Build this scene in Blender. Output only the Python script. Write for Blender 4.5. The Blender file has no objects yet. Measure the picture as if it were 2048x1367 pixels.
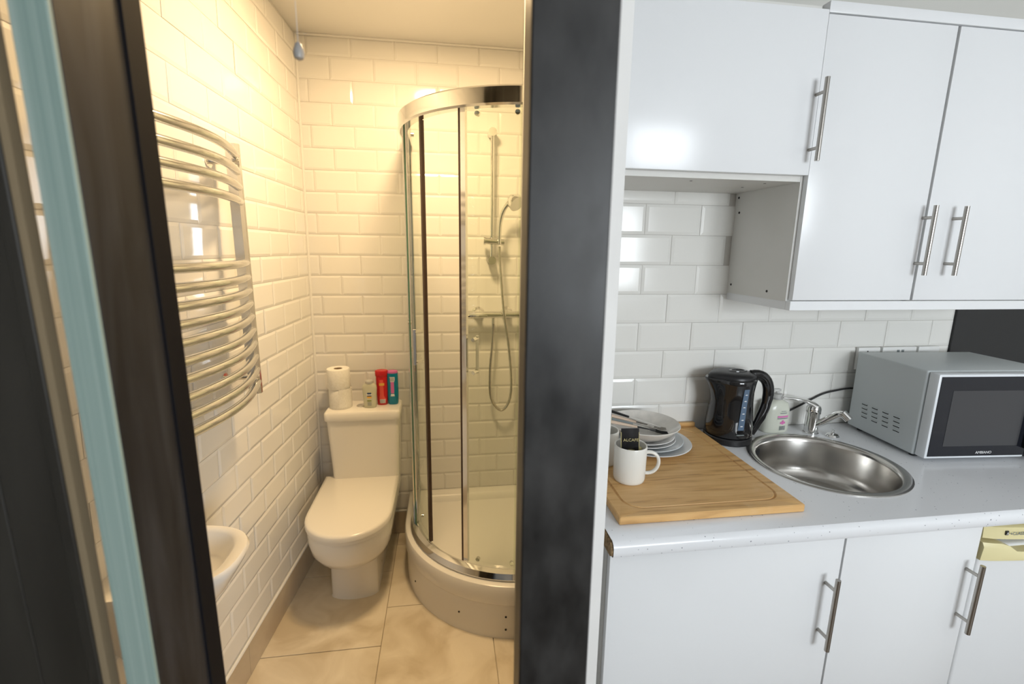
import bpy, bmesh, math, random
from mathutils import Vector, Matrix
random.seed(7)
scene = bpy.context.scene
COL = scene.collection
PI = math.pi
# ------------------------------------------------------------------ camera
CAMZ = 1.587
yaw, pit, roll = 0.1438, 0.1961, 0.0132
fwd = Vector((math.sin(yaw)*math.cos(pit), math.cos(yaw)*math.cos(pit), -math.sin(pit)))
right = Vector((math.cos(yaw), -math.sin(yaw), 0))
up = right.cross(fwd)
r2 = right*math.cos(roll) + up*math.sin(roll)
u2 = up*math.cos(roll) - right*math.sin(roll)
cd = bpy.data.cameras.new('camera'); cam = bpy.data.objects.new('camera', cd); COL.objects.link(cam)
cam.matrix_world = Matrix(((r2.x, u2.x, -fwd.x, 0), (r2.y, u2.y, -fwd.y, 0), (r2.z, u2.z, -fwd.z, CAMZ), (0, 0, 0, 1)))
cd.sensor_width = 36; cd.lens = 932.64/2048*36; cd.clip_start = 0.02
cd.dof.use_dof = True; cd.dof.focus_distance = 1.4; cd.dof.aperture_fstop = 3.0
scene.camera = cam
# ------------------------------------------------------------------ world, big lights, exposure
w = bpy.data.worlds.new('world'); scene.world = w; w.use_nodes = True
w.node_tree.nodes['Background'].inputs[0].default_value = (0.75, 0.87, 1.0, 1)
w.node_tree.nodes['Background'].inputs[1].default_value = 0.5
def area(name, loc, rot, sx, sy, energy, col):
    l = bpy.data.lights.new(name, 'AREA'); l.shape = 'RECTANGLE'; l.size = sx; l.size_y = sy
    l.energy = energy; l.color = col
    o = bpy.data.objects.new(name, l); o.location = loc; o.rotation_euler = rot; COL.objects.link(o); return o
WX0, WX1, WZ0, WZ1, WY = 0.95, 2.35, 1.10, 2.15, -2.2          # the window behind the camera
area('window_rear_offscreen', ((WX0+WX1)/2, WY-0.12, (WZ0+WZ1)/2), (PI/2, 0, 0), WX1-WX0, WZ1-WZ0, 90, (0.89, 0.95, 1.0))
scene.view_settings.view_transform = 'Standard'; scene.view_settings.look = 'None'
scene.view_settings.gamma = 1; scene.view_settings.use_curve_mapping = False
scene.view_settings.exposure = 0.12
# ------------------------------------------------------------------ materials
def mat(name, col, rough=0.5, metal=0.0, spec=0.5, coat=0.0, trans=0.0, ior=1.45, emit=None, es=0):
    m = bpy.data.materials.new(name); m.use_nodes = True
    b = m.node_tree.nodes['Principled BSDF']
    b.inputs['Base Color'].default_value = (*col, 1); b.inputs['Roughness'].default_value = rough
    b.inputs['Metallic'].default_value = metal; b.inputs['Specular IOR Level'].default_value = spec
    b.inputs['Coat Weight'].default_value = coat; b.inputs['Transmission Weight'].default_value = trans
    b.inputs['IOR'].default_value = ior
    if emit: b.inputs['Emission Color'].default_value = (*emit, 1); b.inputs['Emission Strength'].default_value = es
    return m
def nodes(m): return m.node_tree.nodes, m.node_tree.links, m.node_tree.nodes['Principled BSDF']
def noisecol(m, c0, c1, scale=5, detail=6, stretch=(1, 1, 1), lo=0.3, hi=0.7, bump=0.0, coord='Position', dist=0.0, rough=None):
    N, L, b = nodes(m)
    if coord == 'Position': g = N.new('ShaderNodeNewGeometry'); src = g.outputs['Position']
    else: g = N.new('ShaderNodeTexCoord'); src = g.outputs['Object']
    mp = N.new('ShaderNodeMapping'); mp.inputs['Scale'].default_value = stretch; L.new(src, mp.inputs['Vector'])
    n = N.new('ShaderNodeTexNoise'); n.inputs['Scale'].default_value = scale; n.inputs['Detail'].default_value = detail
    n.inputs['Distortion'].default_value = dist
    L.new(mp.outputs['Vector'], n.inputs['Vector'])
    r = N.new('ShaderNodeValToRGB'); r.color_ramp.elements[0].position = lo; r.color_ramp.elements[1].position = hi
    r.color_ramp.elements[0].color = (*c0, 1); r.color_ramp.elements[1].color = (*c1, 1)
    L.new(n.outputs['Fac'], r.inputs['Fac']); L.new(r.outputs['Color'], b.inputs['Base Color'])
    if rough:
        q = N.new('ShaderNodeMapRange'); q.inputs['To Min'].default_value = rough[0]; q.inputs['To Max'].default_value = rough[1]
        L.new(n.outputs['Fac'], q.inputs['Value']); L.new(q.outputs['Result'], b.inputs['Roughness'])
    if bump:
        bp = N.new('ShaderNodeBump'); bp.inputs['Strength'].default_value = bump; bp.inputs['Distance'].default_value = 0.002
        L.new(n.outputs['Fac'], bp.inputs['Height']); L.new(bp.outputs['Normal'], b.inputs['Normal'])
    return m
M = {}
M['tile'] = mat('white_tile', (0.80, 0.79, 0.77), 0.1, spec=0.5)
M['ktile'] = mat('kitchen_tile', (0.78, 0.77, 0.73), 0.12)
M['grout'] = noisecol(mat('grout', (0.72, 0.70, 0.66), 0.8), (0.62, 0.60, 0.55), (0.76, 0.74, 0.71), 12)
M['kgrout'] = mat('kitchen_grout', (0.52, 0.50, 0.46), 0.85)
M['plaster'] = noisecol(mat('plaster', (0.78, 0.77, 0.75), 0.7), (0.75, 0.74, 0.72), (0.80, 0.79, 0.77), 3)
M['bplaster'] = mat('bath_plaster', (0.76, 0.75, 0.73), 0.65)
M['greywall'] = mat('painted_wall', (0.62, 0.61, 0.57), 0.7)
M['floortile'] = noisecol(mat('floor_tile', (0.7, 0.6, 0.45), 0.35), (0.60, 0.51, 0.37), (0.80, 0.72, 0.58), 5, 9, dist=0.9, lo=0.33, hi=0.62)
M['fgrout'] = mat('floor_grout', (0.60, 0.53, 0.42), 0.9)
M['skirt'] = noisecol(mat('skirting_tile', (0.5, 0.42, 0.32), 0.35), (0.48, 0.39, 0.28), (0.62, 0.53, 0.40), 5, 8, dist=0.5)
M['ceramic'] = mat('ceramic', (0.84, 0.82, 0.78), 0.08, coat=0.3)
M['acrylic'] = mat('acrylic', (0.82, 0.80, 0.76), 0.2)
M['tray'] = mat('tray_white', (0.82, 0.81, 0.79), 0.25)
M['chrome'] = mat('chrome', (0.78, 0.78, 0.77), 0.09, 1.0)
M['rad_chrome'] = mat('radiator_chrome', (0.72, 0.73, 0.74), 0.15, 1.0)
M['steel'] = mat('brushed_steel', (0.60, 0.58, 0.55), 0.22, 1.0)
M['handle'] = mat('handle_steel', (0.42, 0.40, 0.37), 0.3, 1.0)
M['white_gloss'] = mat('white_gloss', (0.80, 0.81, 0.82), 0.22)
M['white_mel'] = noisecol(mat('white_melamine', (0.7, 0.69, 0.66), 0.45), (0.67, 0.66, 0.62), (0.72, 0.71, 0.68), 4)
M['white_pl'] = mat('white_plastic', (0.78, 0.78, 0.76), 0.35)
M['black_gloss'] = mat('black_gloss', (0.008, 0.008, 0.009), 0.06, coat=0.5)
M['black'] = mat('black_satin', (0.012, 0.012, 0.013), 0.35)
M['blackmatt'] = mat('black_matt', (0.006, 0.006, 0.008), 0.7, spec=0.15)
M['dark'] = mat('dark_screw_and_slot_shade', (0.01, 0.01, 0.01), 0.6)  # black for screws, and for shade painted into slot openings
M['seal'] = mat('brown_seal', (0.06, 0.035, 0.025), 0.5)
M['rubber'] = mat('rubber', (0.02, 0.02, 0.02), 0.6)
M['paper'] = noisecol(mat('paper', (0.85, 0.84, 0.8), 0.95), (0.80, 0.79, 0.75), (0.88, 0.87, 0.84), 120, 2, bump=0.3)
M['card'] = mat('cardboard', (0.30, 0.22, 0.14), 0.9)
M['red'] = mat('red_plastic', (0.55, 0.015, 0.02), 0.25)
M['teal'] = mat('teal_plastic', (0.0, 0.20, 0.33), 0.22)
M['pink'] = mat('pink', (0.65, 0.16, 0.42), 0.35)
M['white_lab'] = mat('white_label', (0.8, 0.8, 0.8), 0.5)
M['yellow_lab'] = mat('yellow_label', (0.8, 0.45, 0.08), 0.5)
M['navy_lab'] = mat('navy_label', (0.03, 0.06, 0.15), 0.5)
M['red_lab'] = mat('red_label', (0.75, 0.10, 0.07), 0.5)
M['green_lab'] = mat('green_label', (0.25, 0.30, 0.10), 0.5)
M['gel'] = mat('clear_gel', (0.78, 0.78, 0.62), 0.15, trans=0.35)
M['soap'] = mat('soap_bottle', (0.72, 0.74, 0.64), 0.2, trans=0.15)
M['clear'] = mat('clear_plastic', (0.8, 0.8, 0.78), 0.2, trans=0.5)
M['text_grey'] = mat('grey_print', (0.22, 0.25, 0.25), 0.5)
M['text_white'] = mat('white_print', (0.75, 0.75, 0.75), 0.5)
M['text_black'] = mat('black_print', (0.02, 0.02, 0.02), 0.5)
M['gauge'] = mat('blue_gauge', (0.10, 0.15, 0.22), 0.2)
M['cream_pl'] = mat('cream_plastic', (0.76, 0.68, 0.38), 0.35)
M['fridge'] = mat('fridge_white', (0.75, 0.76, 0.77), 0.3)
M['silver'] = mat('silver_paint', (0.55, 0.59, 0.60), 0.38)
M['knobgrey'] = mat('knob_grey', (0.42, 0.41, 0.39), 0.3)
M['mw_white'] = mat('microwave_white', (0.74, 0.77, 0.80), 0.3)
M['mw_glass'] = mat('microwave_glass', (0.012, 0.013, 0.018), 0.12)
M['mw_win'] = mat('microwave_window', (0.05, 0.05, 0.053), 0.2)
M['mug'] = mat('mug_white', (0.80, 0.78, 0.72), 0.15)
M['plate'] = mat('plate_white', (0.76, 0.76, 0.75), 0.15)
M['plate_blue'] = mat('plate_pale_blue', (0.62, 0.66, 0.68), 0.15)
M['bowl'] = noisecol(mat('bowl', (0.70, 0.66, 0.60), 0.15), (0.64, 0.61, 0.56), (0.74, 0.70, 0.64), 40, 3)
M['beige_h'] = mat('beige_handle', (0.72, 0.55, 0.42), 0.5)
M['gold'] = mat('gold_foil', (0.62, 0.55, 0.28), 0.35, 0.4)
M['edge_teal'] = noisecol(mat('pale_teal_paint', (0.36, 0.50, 0.48), 0.4), (0.17, 0.27, 0.245), (0.36, 0.46, 0.42), 130, 3, (1, 1, 0.006))
M['blackwood'] = noisecol(mat('black_painted_wood', (0.02, 0.02, 0.025), 0.5, spec=0.25), (0.010, 0.010, 0.012), (0.034, 0.035, 0.040), 7, 6, (3, 3, 0.5), dist=1.5, bump=0.25)
M['blackpost'] = noisecol(mat('black_post_paint', (0.02, 0.02, 0.02), 0.4), (0.006, 0.006, 0.006), (0.038, 0.037, 0.036), 22, 4, (1, 1, 0.5), rough=(0.25, 0.6))
M['blackframe'] = noisecol(mat('black_frame_paint', (0.02, 0.02, 0.018), 0.5), (0.018, 0.016, 0.012), (0.035, 0.032, 0.026), 9, 4, (2, 2, 0.3))
M['mdf'] = mat('raw_board_edge', (0.26, 0.20, 0.12), 0.8)
M['chip'] = noisecol(mat('chipboard', (0.3, 0.2, 0.1), 0.9), (0.16, 0.10, 0.045), (0.42, 0.29, 0.15), 160, 3, bump=0.8)
M['laminate'] = noisecol(mat('dark_floor_bounce_cut', (0.2, 0.15, 0.1), 0.4), (0.13, 0.09, 0.06), (0.24, 0.18, 0.12), 6, 6, (1, 12, 1))  # dark tone for the unseen floor, picked to lessen bounce light
M['dpanel'] = mat('black_wall_panel', (0.022, 0.022, 0.022), 0.5)
M['wire'] = mat('brown_wire', (0.35, 0.15, 0.06), 0.5)
M['lampglow'] = mat('lamp_glow', (1, 0.9, 0.7), 0.4, emit=(1.0, 0.72, 0.38), es=4)
# thin glass
def thin_glass():
    m = bpy.data.materials.new('shower_glass'); m.use_nodes = True; N = m.node_tree.nodes; L = m.node_tree.links
    N.remove(N['Principled BSDF']); out = N['Material Output']
    t = N.new('ShaderNodeBsdfTransparent'); t.inputs['Color'].default_value = (0.95, 0.97, 0.93, 1)
    g = N.new('ShaderNodeBsdfGlossy'); g.inputs['Roughness'].default_value = 0.02
    f = N.new('ShaderNodeFresnel'); f.inputs['IOR'].default_value = 1.45
    x = N.new('ShaderNodeMixShader'); bf = N.new('ShaderNodeNewGeometry'); iv = N.new('ShaderNodeMath'); iv.operation = 'SUBTRACT'; iv.inputs[0].default_value = 1.0; L.new(bf.outputs['Backfacing'], iv.inputs[1])
    ml = N.new('ShaderNodeMath'); ml.operation = 'MULTIPLY'; L.new(f.outputs[0], ml.inputs[0]); L.new(iv.outputs[0], ml.inputs[1]); L.new(ml.outputs[0], x.inputs['Fac']); L.new(t.outputs[0], x.inputs[1]); L.new(g.outputs[0], x.inputs[2])
    L.new(x.outputs[0], out.inputs['Surface']); return m
M['glass'] = thin_glass()
M['glass_edge'] = mat('green_glass_edge', (0.10, 0.22, 0.16), 0.2)
# bamboo with darker streaks
def bamboo():
    m = mat('bamboo', (0.5, 0.3, 0.12), 0.42); N, L, b = nodes(m)
    g = N.new('ShaderNodeNewGeometry'); mp = N.new('ShaderNodeMapping'); mp.inputs['Scale'].default_value = (4, 46, 30)
    L.new(g.outputs['Position'], mp.inputs['Vector'])
    n = N.new('ShaderNodeTexNoise'); n.inputs['Scale'].default_value = 1.6; n.inputs['Detail'].default_value = 7; n.inputs['Distortion'].default_value = 0.4
    L.new(mp.outputs['Vector'], n.inputs['Vector'])
    r = N.new('ShaderNodeValToRGB'); e = r.color_ramp.elements
    e[0].position = 0.28; e[0].color = (0.40, 0.21, 0.07, 1); e[1].position = 0.75; e[1].color = (0.74, 0.47, 0.20, 1)
    k = r.color_ramp.elements.new(0.45); k.color = (0.65, 0.38, 0.145, 1)
    L.new(n.outputs['Fac'], r.inputs['Fac'])
    n2 = N.new('ShaderNodeTexNoise'); n2.inputs['Scale'].default_value = 9; n2.inputs['Detail'].default_value = 4; L.new(g.outputs['Position'], n2.inputs['Vector'])
    r2_ = N.new('ShaderNodeValToRGB'); r2_.color_ramp.elements[0].position = 0.60; r2_.color_ramp.elements[1].position = 0.78
    r2_.color_ramp.elements[0].color = (0, 0, 0, 1); r2_.color_ramp.elements[1].color = (0.35, 0.35, 0.35, 1)
    L.new(n2.outputs['Fac'], r2_.inputs['Fac'])
    mx = N.new('ShaderNodeMixRGB'); mx.inputs['Color2'].default_value = (0.80, 0.62, 0.40, 1)
    L.new(r2_.outputs['Color'], mx.inputs['Fac']); L.new(r.outputs['Color'], mx.inputs['Color1']); L.new(mx.outputs['Color'], b.inputs['Base Color'])
    return m
M['bamboo'] = bamboo()
M['groove'] = mat('bamboo_groove', (0.24, 0.11, 0.03), 0.6)
def speckle():
    m = mat('worktop_laminate', (0.62, 0.64, 0.68), 0.22); N, L, b = nodes(m)
    g = N.new('ShaderNodeNewGeometry')
    v = N.new('ShaderNodeTexVoronoi'); v.inputs['Scale'].default_value = 75; L.new(g.outputs['Position'], v.inputs['Vector'])
    n = N.new('ShaderNodeTexNoise'); n.inputs['Scale'].default_value = 40; n.inputs['Detail'].default_value = 2; L.new(g.outputs['Position'], n.inputs['Vector'])
    a = N.new('ShaderNodeMath'); a.operation = 'MULTIPLY'; a.inputs[1].default_value = 0.34
    L.new(n.outputs['Fac'], a.inputs[0])
    c = N.new('ShaderNodeMath'); c.operation = 'LESS_THAN'; L.new(v.outputs['Distance'], c.inputs[0])
    s = N.new('ShaderNodeMath'); s.operation = 'SUBTRACT'; s.inputs[1].default_value = 0.095; L.new(a.outputs[0], s.inputs[0]); L.new(s.outputs[0], c.inputs[1])
    mx = N.new('ShaderNodeMixRGB'); mx.inputs['Color1'].default_value = (0.79, 0.80, 0.82, 1); mx.inputs['Color2'].default_value = (0.30, 0.31, 0.34, 1)
    L.new(c.outputs[0], mx.inputs['Fac']); L.new(mx.outputs['Color'], b.inputs['Base Color']); return m
M['worktop'] = speckle()
# ------------------------------------------------------------------ mesh helpers
def NB(): return bmesh.new()
def box(bm, x0, x1, y0, y1, z0, z1, bev=0, seg=2, rz=0, c=None):
    vs = [bm.verts.new((x, y, z)) for x in (x0, x1) for y in (y0, y1) for z in (z0, z1)]
    q = lambda *i: bm.faces.new([vs[k] for k in i])
    fs = [q(0, 1, 3, 2), q(4, 6, 7, 5), q(0, 4, 5, 1), q(2, 3, 7, 6), q(0, 2, 6, 4), q(1, 5, 7, 3)]
    if bev:
        es = list({e for f in fs for e in f.edges})
        r = bmesh.ops.bevel(bm, geom=es, offset=bev, segments=seg, affect='EDGES', profile=0.5)
        if rz: vs = list({v for f in r['faces'] for v in f.verts} | {v for v in vs if v.is_valid})
    if rz:
        c = c or Vector(((x0+x1)/2, (y0+y1)/2, 0)); R = Matrix.Rotation(rz, 4, 'Z')
        for v in vs:
            if v.is_valid: v.co = R @ (v.co - Vector(c)) + Vector(c)
    return bm
def loft(bm, rings, cap0=True, cap1=True, closed=True):
    R = [[bm.verts.new(p) for p in r] for r in rings]
    n = len(R[0])
    for a, b in zip(R, R[1:]):
        for i in range(n if closed else n-1):
            j = (i+1) % n
            try: bm.faces.new((a[i], a[j], b[j], b[i]))
            except ValueError: pass
    if cap0: bm.faces.new(list(reversed(R[0])))
    if cap1: bm.faces.new(R[-1])
    return bm
def lathe(bm, prof, c=(0, 0, 0), seg=32, sx=1, sy=1, cap0=True, cap1=True):
    return loft(bm, [[(c[0]+r*sx*math.cos(2*PI*i/seg), c[1]+r*sy*math.sin(2*PI*i/seg), c[2]+z) for i in range(seg)] for r, z in prof], cap0, cap1)
def tube(bm, pts, r, seg=10, cap=True, flat=None):
    pts = [Vector(p) for p in pts]; rings = []
    t0 = (pts[1]-pts[0]).normalized()
    n = Vector((0, 0, 1)) if abs(t0.z) < 0.9 else Vector((1, 0, 0))
    n = (n - t0*n.dot(t0)).normalized()
    for i, p in enumerate(pts):
        t = ((pts[min(i+1, len(pts)-1)]-pts[max(i-1, 0)])).normalized()
        n = (n - t*n.dot(t)).normalized(); b = t.cross(n)
        rr = r[i] if isinstance(r, (list, tuple)) else r
        fl = flat or 1
        rings.append([p + n*math.cos(2*PI*k/seg)*rr*fl + b*math.sin(2*PI*k/seg)*rr for k in range(seg)])
    return loft(bm, rings, cap, cap)
def cyl(bm, p0, p1, r, seg=16, r1=None): return tube(bm, [p0, p1], [r, r if r1 is None else r1], seg)
def sphere(bm, c, r, sx=1, sy=1, sz=1, n=12):
    prof = [(r*math.sin(PI*i/n), -r*math.cos(PI*i/n)*sz) for i in range(1, n)]
    return lathe(bm, prof, c, 18, sx, sy)
def bez(p0, p1, p2, p3, n=14):
    P = [Vector(p) for p in (p0, p1, p2, p3)]
    return [P[0]*(1-t)**3+P[1]*3*t*(1-t)**2+P[2]*3*t*t*(1-t)+P[3]*t**3 for t in [i/n for i in range(n+1)]]
def smoothpath(pts, n=6):
    pts = [Vector(p) for p in pts]; out = []
    for i in range(len(pts)-1):
        p0 = pts[max(i-1, 0)]; p1 = pts[i]; p2 = pts[i+1]; p3 = pts[min(i+2, len(pts)-1)]
        for k in range(n):
            t = k/n
            out.append(0.5*((2*p1)+(p2-p0)*t+(2*p0-5*p1+4*p2-p3)*t*t+(3*p1-p0-3*p2+p3)*t**3))
    out.append(pts[-1]); return out
def rrect(x0, x1, y0, y1, r, z, n=5):
    out = []
    for cx, cy, a0 in ((x1-r, y1-r, 0), (x0+r, y1-r, PI/2), (x0+r, y0+r, PI), (x1-r, y0+r, 1.5*PI)):
        for i in range(n+1):
            a = a0+PI/2*i/n; out.append((cx+r*math.cos(a), cy+r*math.sin(a), z))
    return out
def prism(bm, poly, z0, z1): return loft(bm, [[(x, y, z0) for x, y in poly], [(x, y, z1) for x, y in poly]])
ORG = {}
def mesh_from(bm, name, smooth=None):
    bmesh.ops.remove_doubles(bm, verts=bm.verts, dist=1e-6)
    bmesh.ops.recalc_face_normals(bm, faces=bm.faces)
    me = bpy.data.meshes.new(name); bm.to_mesh(me); bm.free()
    if smooth is not None and smooth is not False:
        for p in me.polygons: p.use_smooth = True
        me.set_sharp_from_angle(angle=math.radians(smooth if smooth is not True else 35))
    return me
def obj(name, bm, m, parent=None, smooth=35, kind=None):
    o = ORG.get(parent.name, Vector()) if parent else Vector()
    if o.length: bmesh.ops.translate(bm, verts=bm.verts, vec=-o)
    me = mesh_from(bm, name, smooth); me.materials.append(M[m] if isinstance(m, str) else m)
    ob = bpy.data.objects.new(name, me); COL.objects.link(ob)
    if parent: ob.parent = parent; ORG[ob.name] = o
    if kind: ob['kind'] = kind
    return ob
def tag(o, label, cat, group=None):
    o['label'] = label; o['category'] = cat
    if group: o['group'] = group
    return o
def thing(name, label, cat, loc, group=None):
    o = bpy.data.objects.new(name, None); COL.objects.link(o); o.location = loc; o.empty_display_size = 0.05
    ORG[o.name] = Vector(loc); tag(o, label, cat, group); return o
def struct(name, bm, m, smooth=None): return obj(name, bm, m, None, smooth, 'structure')
def text(name, body, size, m, parent, o, xdir, ydir, align='LEFT', ext=0.0003):
    cu = bpy.data.curves.new(name, 'FONT'); cu.body = body; cu.size = size; cu.align_x = align; cu.extrude = ext
    t = bpy.data.objects.new(name, cu); COL.objects.link(t); bpy.context.view_layer.update()
    me = bpy.data.meshes.new_from_object(t.evaluated_get(bpy.context.evaluated_depsgraph_get()))
    bpy.data.objects.remove(t); me.materials.clear(); me.materials.append(M[m])
    X = Vector(xdir).normalized(); Y = Vector(ydir).normalized(); Z = X.cross(Y)
    R = Matrix(((X.x, Y.x, Z.x, o[0]), (X.y, Y.y, Z.y, o[1]), (X.z, Y.z, Z.z, o[2]), (0, 0, 0, 1)))
    me.transform(Matrix.Translation(-ORG.get(parent.name, Vector())) @ R)
    ob = bpy.data.objects.new(name, me); COL.objects.link(ob); ob.parent = parent; ORG[ob.name] = ORG.get(parent.name, Vector()); return ob
# ------------------------------------------------------------------ tiles
TC = {}
def tile_mesh(wd, ht, mname, bev=0.010, t=0.0042, e=0.0016):
    k = (round(wd, 3), round(ht, 3), mname)
    if k in TC: return TC[k]
    bm = NB(); b = min(bev, wd*0.35, ht*0.35)
    def ring(d, z): return [(-wd/2+d, -ht/2+d, z), (wd/2-d, -ht/2+d, z), (wd/2-d, ht/2-d, z), (-wd/2+d, ht/2-d, z)]
    loft(bm, [ring(0, 0), ring(0, e), ring(b, t)])
    me = mesh_from(bm, 'tile'); me.materials.append(M[mname]); TC[k] = me; return me
def tile_wall(wall, frame, u0, u1, rows, uj, pitch, mname, gap=0.0016, skip=None):
    """frame(u, z) -> 4x4 matrix; rows = [(ztop, zbot, parity)]"""
    for zt, zb, par in rows:
        u = uj + (0 if par else pitch/2)
        u -= math.ceil((u-u0)/pitch)*pitch
        while u < u1:
            a, b = max(u, u0), min(u+pitch, u1); u += pitch
            if b-a < 0.012 or zt-zb < 0.012: continue
            if skip and skip((a+b)/2, (zt+zb)/2): continue
            o = bpy.data.objects.new('tile', tile_mesh(b-a-gap, zt-zb-gap, mname)); COL.objects.link(o)
            o.parent = wall; j = random.uniform
            o.matrix_local = frame((a+b)/2, (zt+zb)/2) @ Matrix.Translation((0, 0, j(-0.0006, 0.0004))) @ Matrix.Rotation(j(-0.005, 0.005), 4, 'X') @ Matrix.Rotation(j(-0.004, 0.004), 4, 'Y')
CEIL = 2.535; YB = 2.459; YK = 1.5615
def S(y, z):   # the slightly out-of-true left wall
    return Vector((-0.683+0.022*z/CEIL + (y-YB)*(0.085-0.065*z/CEIL), y, z))
def frame_left(y, z):
    p = S(y, z); ty = (S(y+0.01, z)-S(y-0.01, z)).normalized(); tz = (S(y, z+0.01)-S(y, z-0.01)).normalized()
    n = ty.cross(tz); tz = n.cross(ty)
    return Matrix(((ty.x, tz.x, n.x, p.x), (ty.y, tz.y, n.y, p.y), (ty.z, tz.z, n.z, p.z), (0, 0, 0, 1)))
def frame_back(Y):
    return lambda x, z: Matrix(((1, 0, 0, x), (0, 0, -1, Y), (0, 1, 0, z), (0, 0, 0, 1)))
# ------------------------------------------------------------------ the bathroom shell
bm = NB(); box(bm, -1.7, 3.3, -2.3, 2.6, -0.06, -0.008)
floor = struct('floor', bm, 'fgrout')
def floor_tile(x0, x1, y0, y1):
    b = NB(); box(b, x0+0.0015, x1-0.0015, y0+0.0015, y1-0.0015, -0.008, 0, 0.001, 1)
    obj('tile', b, 'floortile', floor, None)
P45 = 0.456
for cx, x0 in enumerate((-0.735, -0.279, 0.177, 0.633)):
    off = 2.131 if cx % 2 == 0 else 1.885
    for k in range(-4, 2):
        y0 = off + k*P45; floor_tile(x0 - (0.4 if cx == 0 else 0), x0+P45, max(y0, 0.3), min(y0+P45, 2.5)) if y0 < 2.48 and y0+P45 > 0.35 else None
bm = NB(); box(bm, -1.7, 3.3, -2.3, 2.6, CEIL, CEIL+0.05)
ceiling = struct('ceiling', bm, 'bplaster')
bm = NB(); box(bm, -0.95, 0.75, YB, YB+0.1, 0, CEIL)
wall_back = struct('wall_back', bm, 'grout')
rowsB = []
for r in range(0, 26):
    zt, zb = 2.547-0.1*r, 2.447-0.1*r
    zt, zb = min(zt, CEIL-0.002), max(zb, 0.135)
    if zt-zb > 0.01: rowsB.append((zt, zb, r % 2 == 0))
tile_wall(wall_back, frame_back(YB), -0.676, 0.65, rowsB, -0.614, 0.198, 'tile')
bm = NB(); ys = [0.64+i*(YB-0.64)/14 for i in range(15)]; zs = [CEIL*i/10 for i in range(11)]
gr = [[bm.verts.new(S(y, z)) for z in zs] for y in ys]; gb = [[bm.verts.new(S(y, z)+Vector((-0.1, 0, 0))) for z in zs] for y in ys]
for i in range(14):
    for k in range(10):
        bm.faces.new((gr[i][k], gr[i+1][k], gr[i+1][k+1], gr[i][k+1])); bm.faces.new((gb[i][k], gb[i][k+1], gb[i+1][k+1], gb[i+1][k]))
wall_left = struct('wall_left', bm, 'grout')
tile_wall(wall_left, frame_left, 0.68, YB-0.006, rowsB, 2.31, 0.198, 'tile')
# skirting tiles
bm = NB(); box(bm, -0.9, 0.24, YB-0.004, YB+0.02, 0, 0.13); baseboard_back = struct('baseboard_back', bm, 'grout')
for x0, x1 in ((-0.69, -0.3), (-0.3, 0.1)):
    b = NB(); box(b, x0+0.001, x1-0.001, YB-0.012, YB, 0.002, 0.133, 0.001, 1); obj('tile', b, 'skirt', baseboard_back, None)
bm = NB()
loft(bm, [[S(y, 0)+Vector((0.003, 0, 0)), S(y, 0)+Vector((-0.02, 0, 0)), S(y, 0.13)+Vector((-0.02, 0, 0)), S(y, 0.13)+Vector((0.003, 0, 0))] for y in (0.66, YB-0.01)])
baseboard_left = struct('baseboard_left', bm, 'grout')
for y0, y1 in ((0.7, 1.15), (1.15, 1.60), (1.60, 2.06), (2.06, YB-0.013)):
    b = NB(); E_ = Vector((0.011, 0, 0))
    loft(b, [[S(y, 0.002)+E_, S(y, 0.002), S(y, 0.133), S(y, 0.133)+E_] for y in (y0+0.001, y1-0.001)]); obj('tile', b, 'skirt', baseboard_left, None)
bm = NB(); tube(bm, [S(0.7, 0.138)+Vector((0.006, 0, 0)), S(YB-0.01, 0.138)+Vector((0.006, 0, 0))], 0.007, 8); struct('trim_1', bm, 'white_pl', 30)
bm = NB(); tube(bm, [S(YB-0.006, 0.13)+Vector((0.006, 0, 0)), S(YB-0.006, CEIL)+Vector((0.006, 0, 0))], 0.007, 8); struct('trim_2', bm, 'tile', 30)
bm = NB(); tube(bm, [(-0.66, YB-0.008, CEIL-0.004), (0.64, YB-0.008, CEIL-0.004)], 0.006, 8); struct('trim_3', bm, 'tile', 30)
bm = NB(); tube(bm, [(-0.66, YB-0.008, 0.138), (-0.18, YB-0.008, 0.138)], 0.006, 8); struct('trim_4', bm, 'white_pl', 30)
# partition between bathroom and kitchen, shower side walls, door wall
bm = NB(); box(bm, 0.257, 0.345, 0.90, YK+0.002, 0, CEIL); struct('wall_partition', bm, 'plaster')
bm = NB(); box(bm, 0.257, 3.3, YK, 1.60, 0, CEIL); wall_kitchen = struct('wall_kitchen', bm, 'greywall')
bm = NB(); box(bm, 0.65, 0.75, 1.60, 2.56, 0, CEIL); struct('wall_shower', bm, 'tile')
bm = NB(); prism(bm, [(0.105, 0.549), (0.165, 0.549), (0.315, 0.90), (0.265, 0.90)], 0, CEIL); struct('wall_return', bm, 'plaster')
bm = NB(); prism(bm, [(-1.7, 0.513), (-0.3995, 0.513), (-0.3995, 0.522), (-0.50, 0.63), (-1.7, 0.63)], 0, CEIL); box(bm, -0.38, 0.0875, 0.513, 0.63, 2.095, CEIL); struct('wall_front', bm, 'blackframe')
bm = NB(); prism(bm, [(-1.0, 0.63), (-0.9, 0.63), (-0.72, 0.68), (-0.72, 0.72), (-1.0, 0.72)], 0, CEIL); struct('wall_nib', bm, 'grout')
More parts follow.
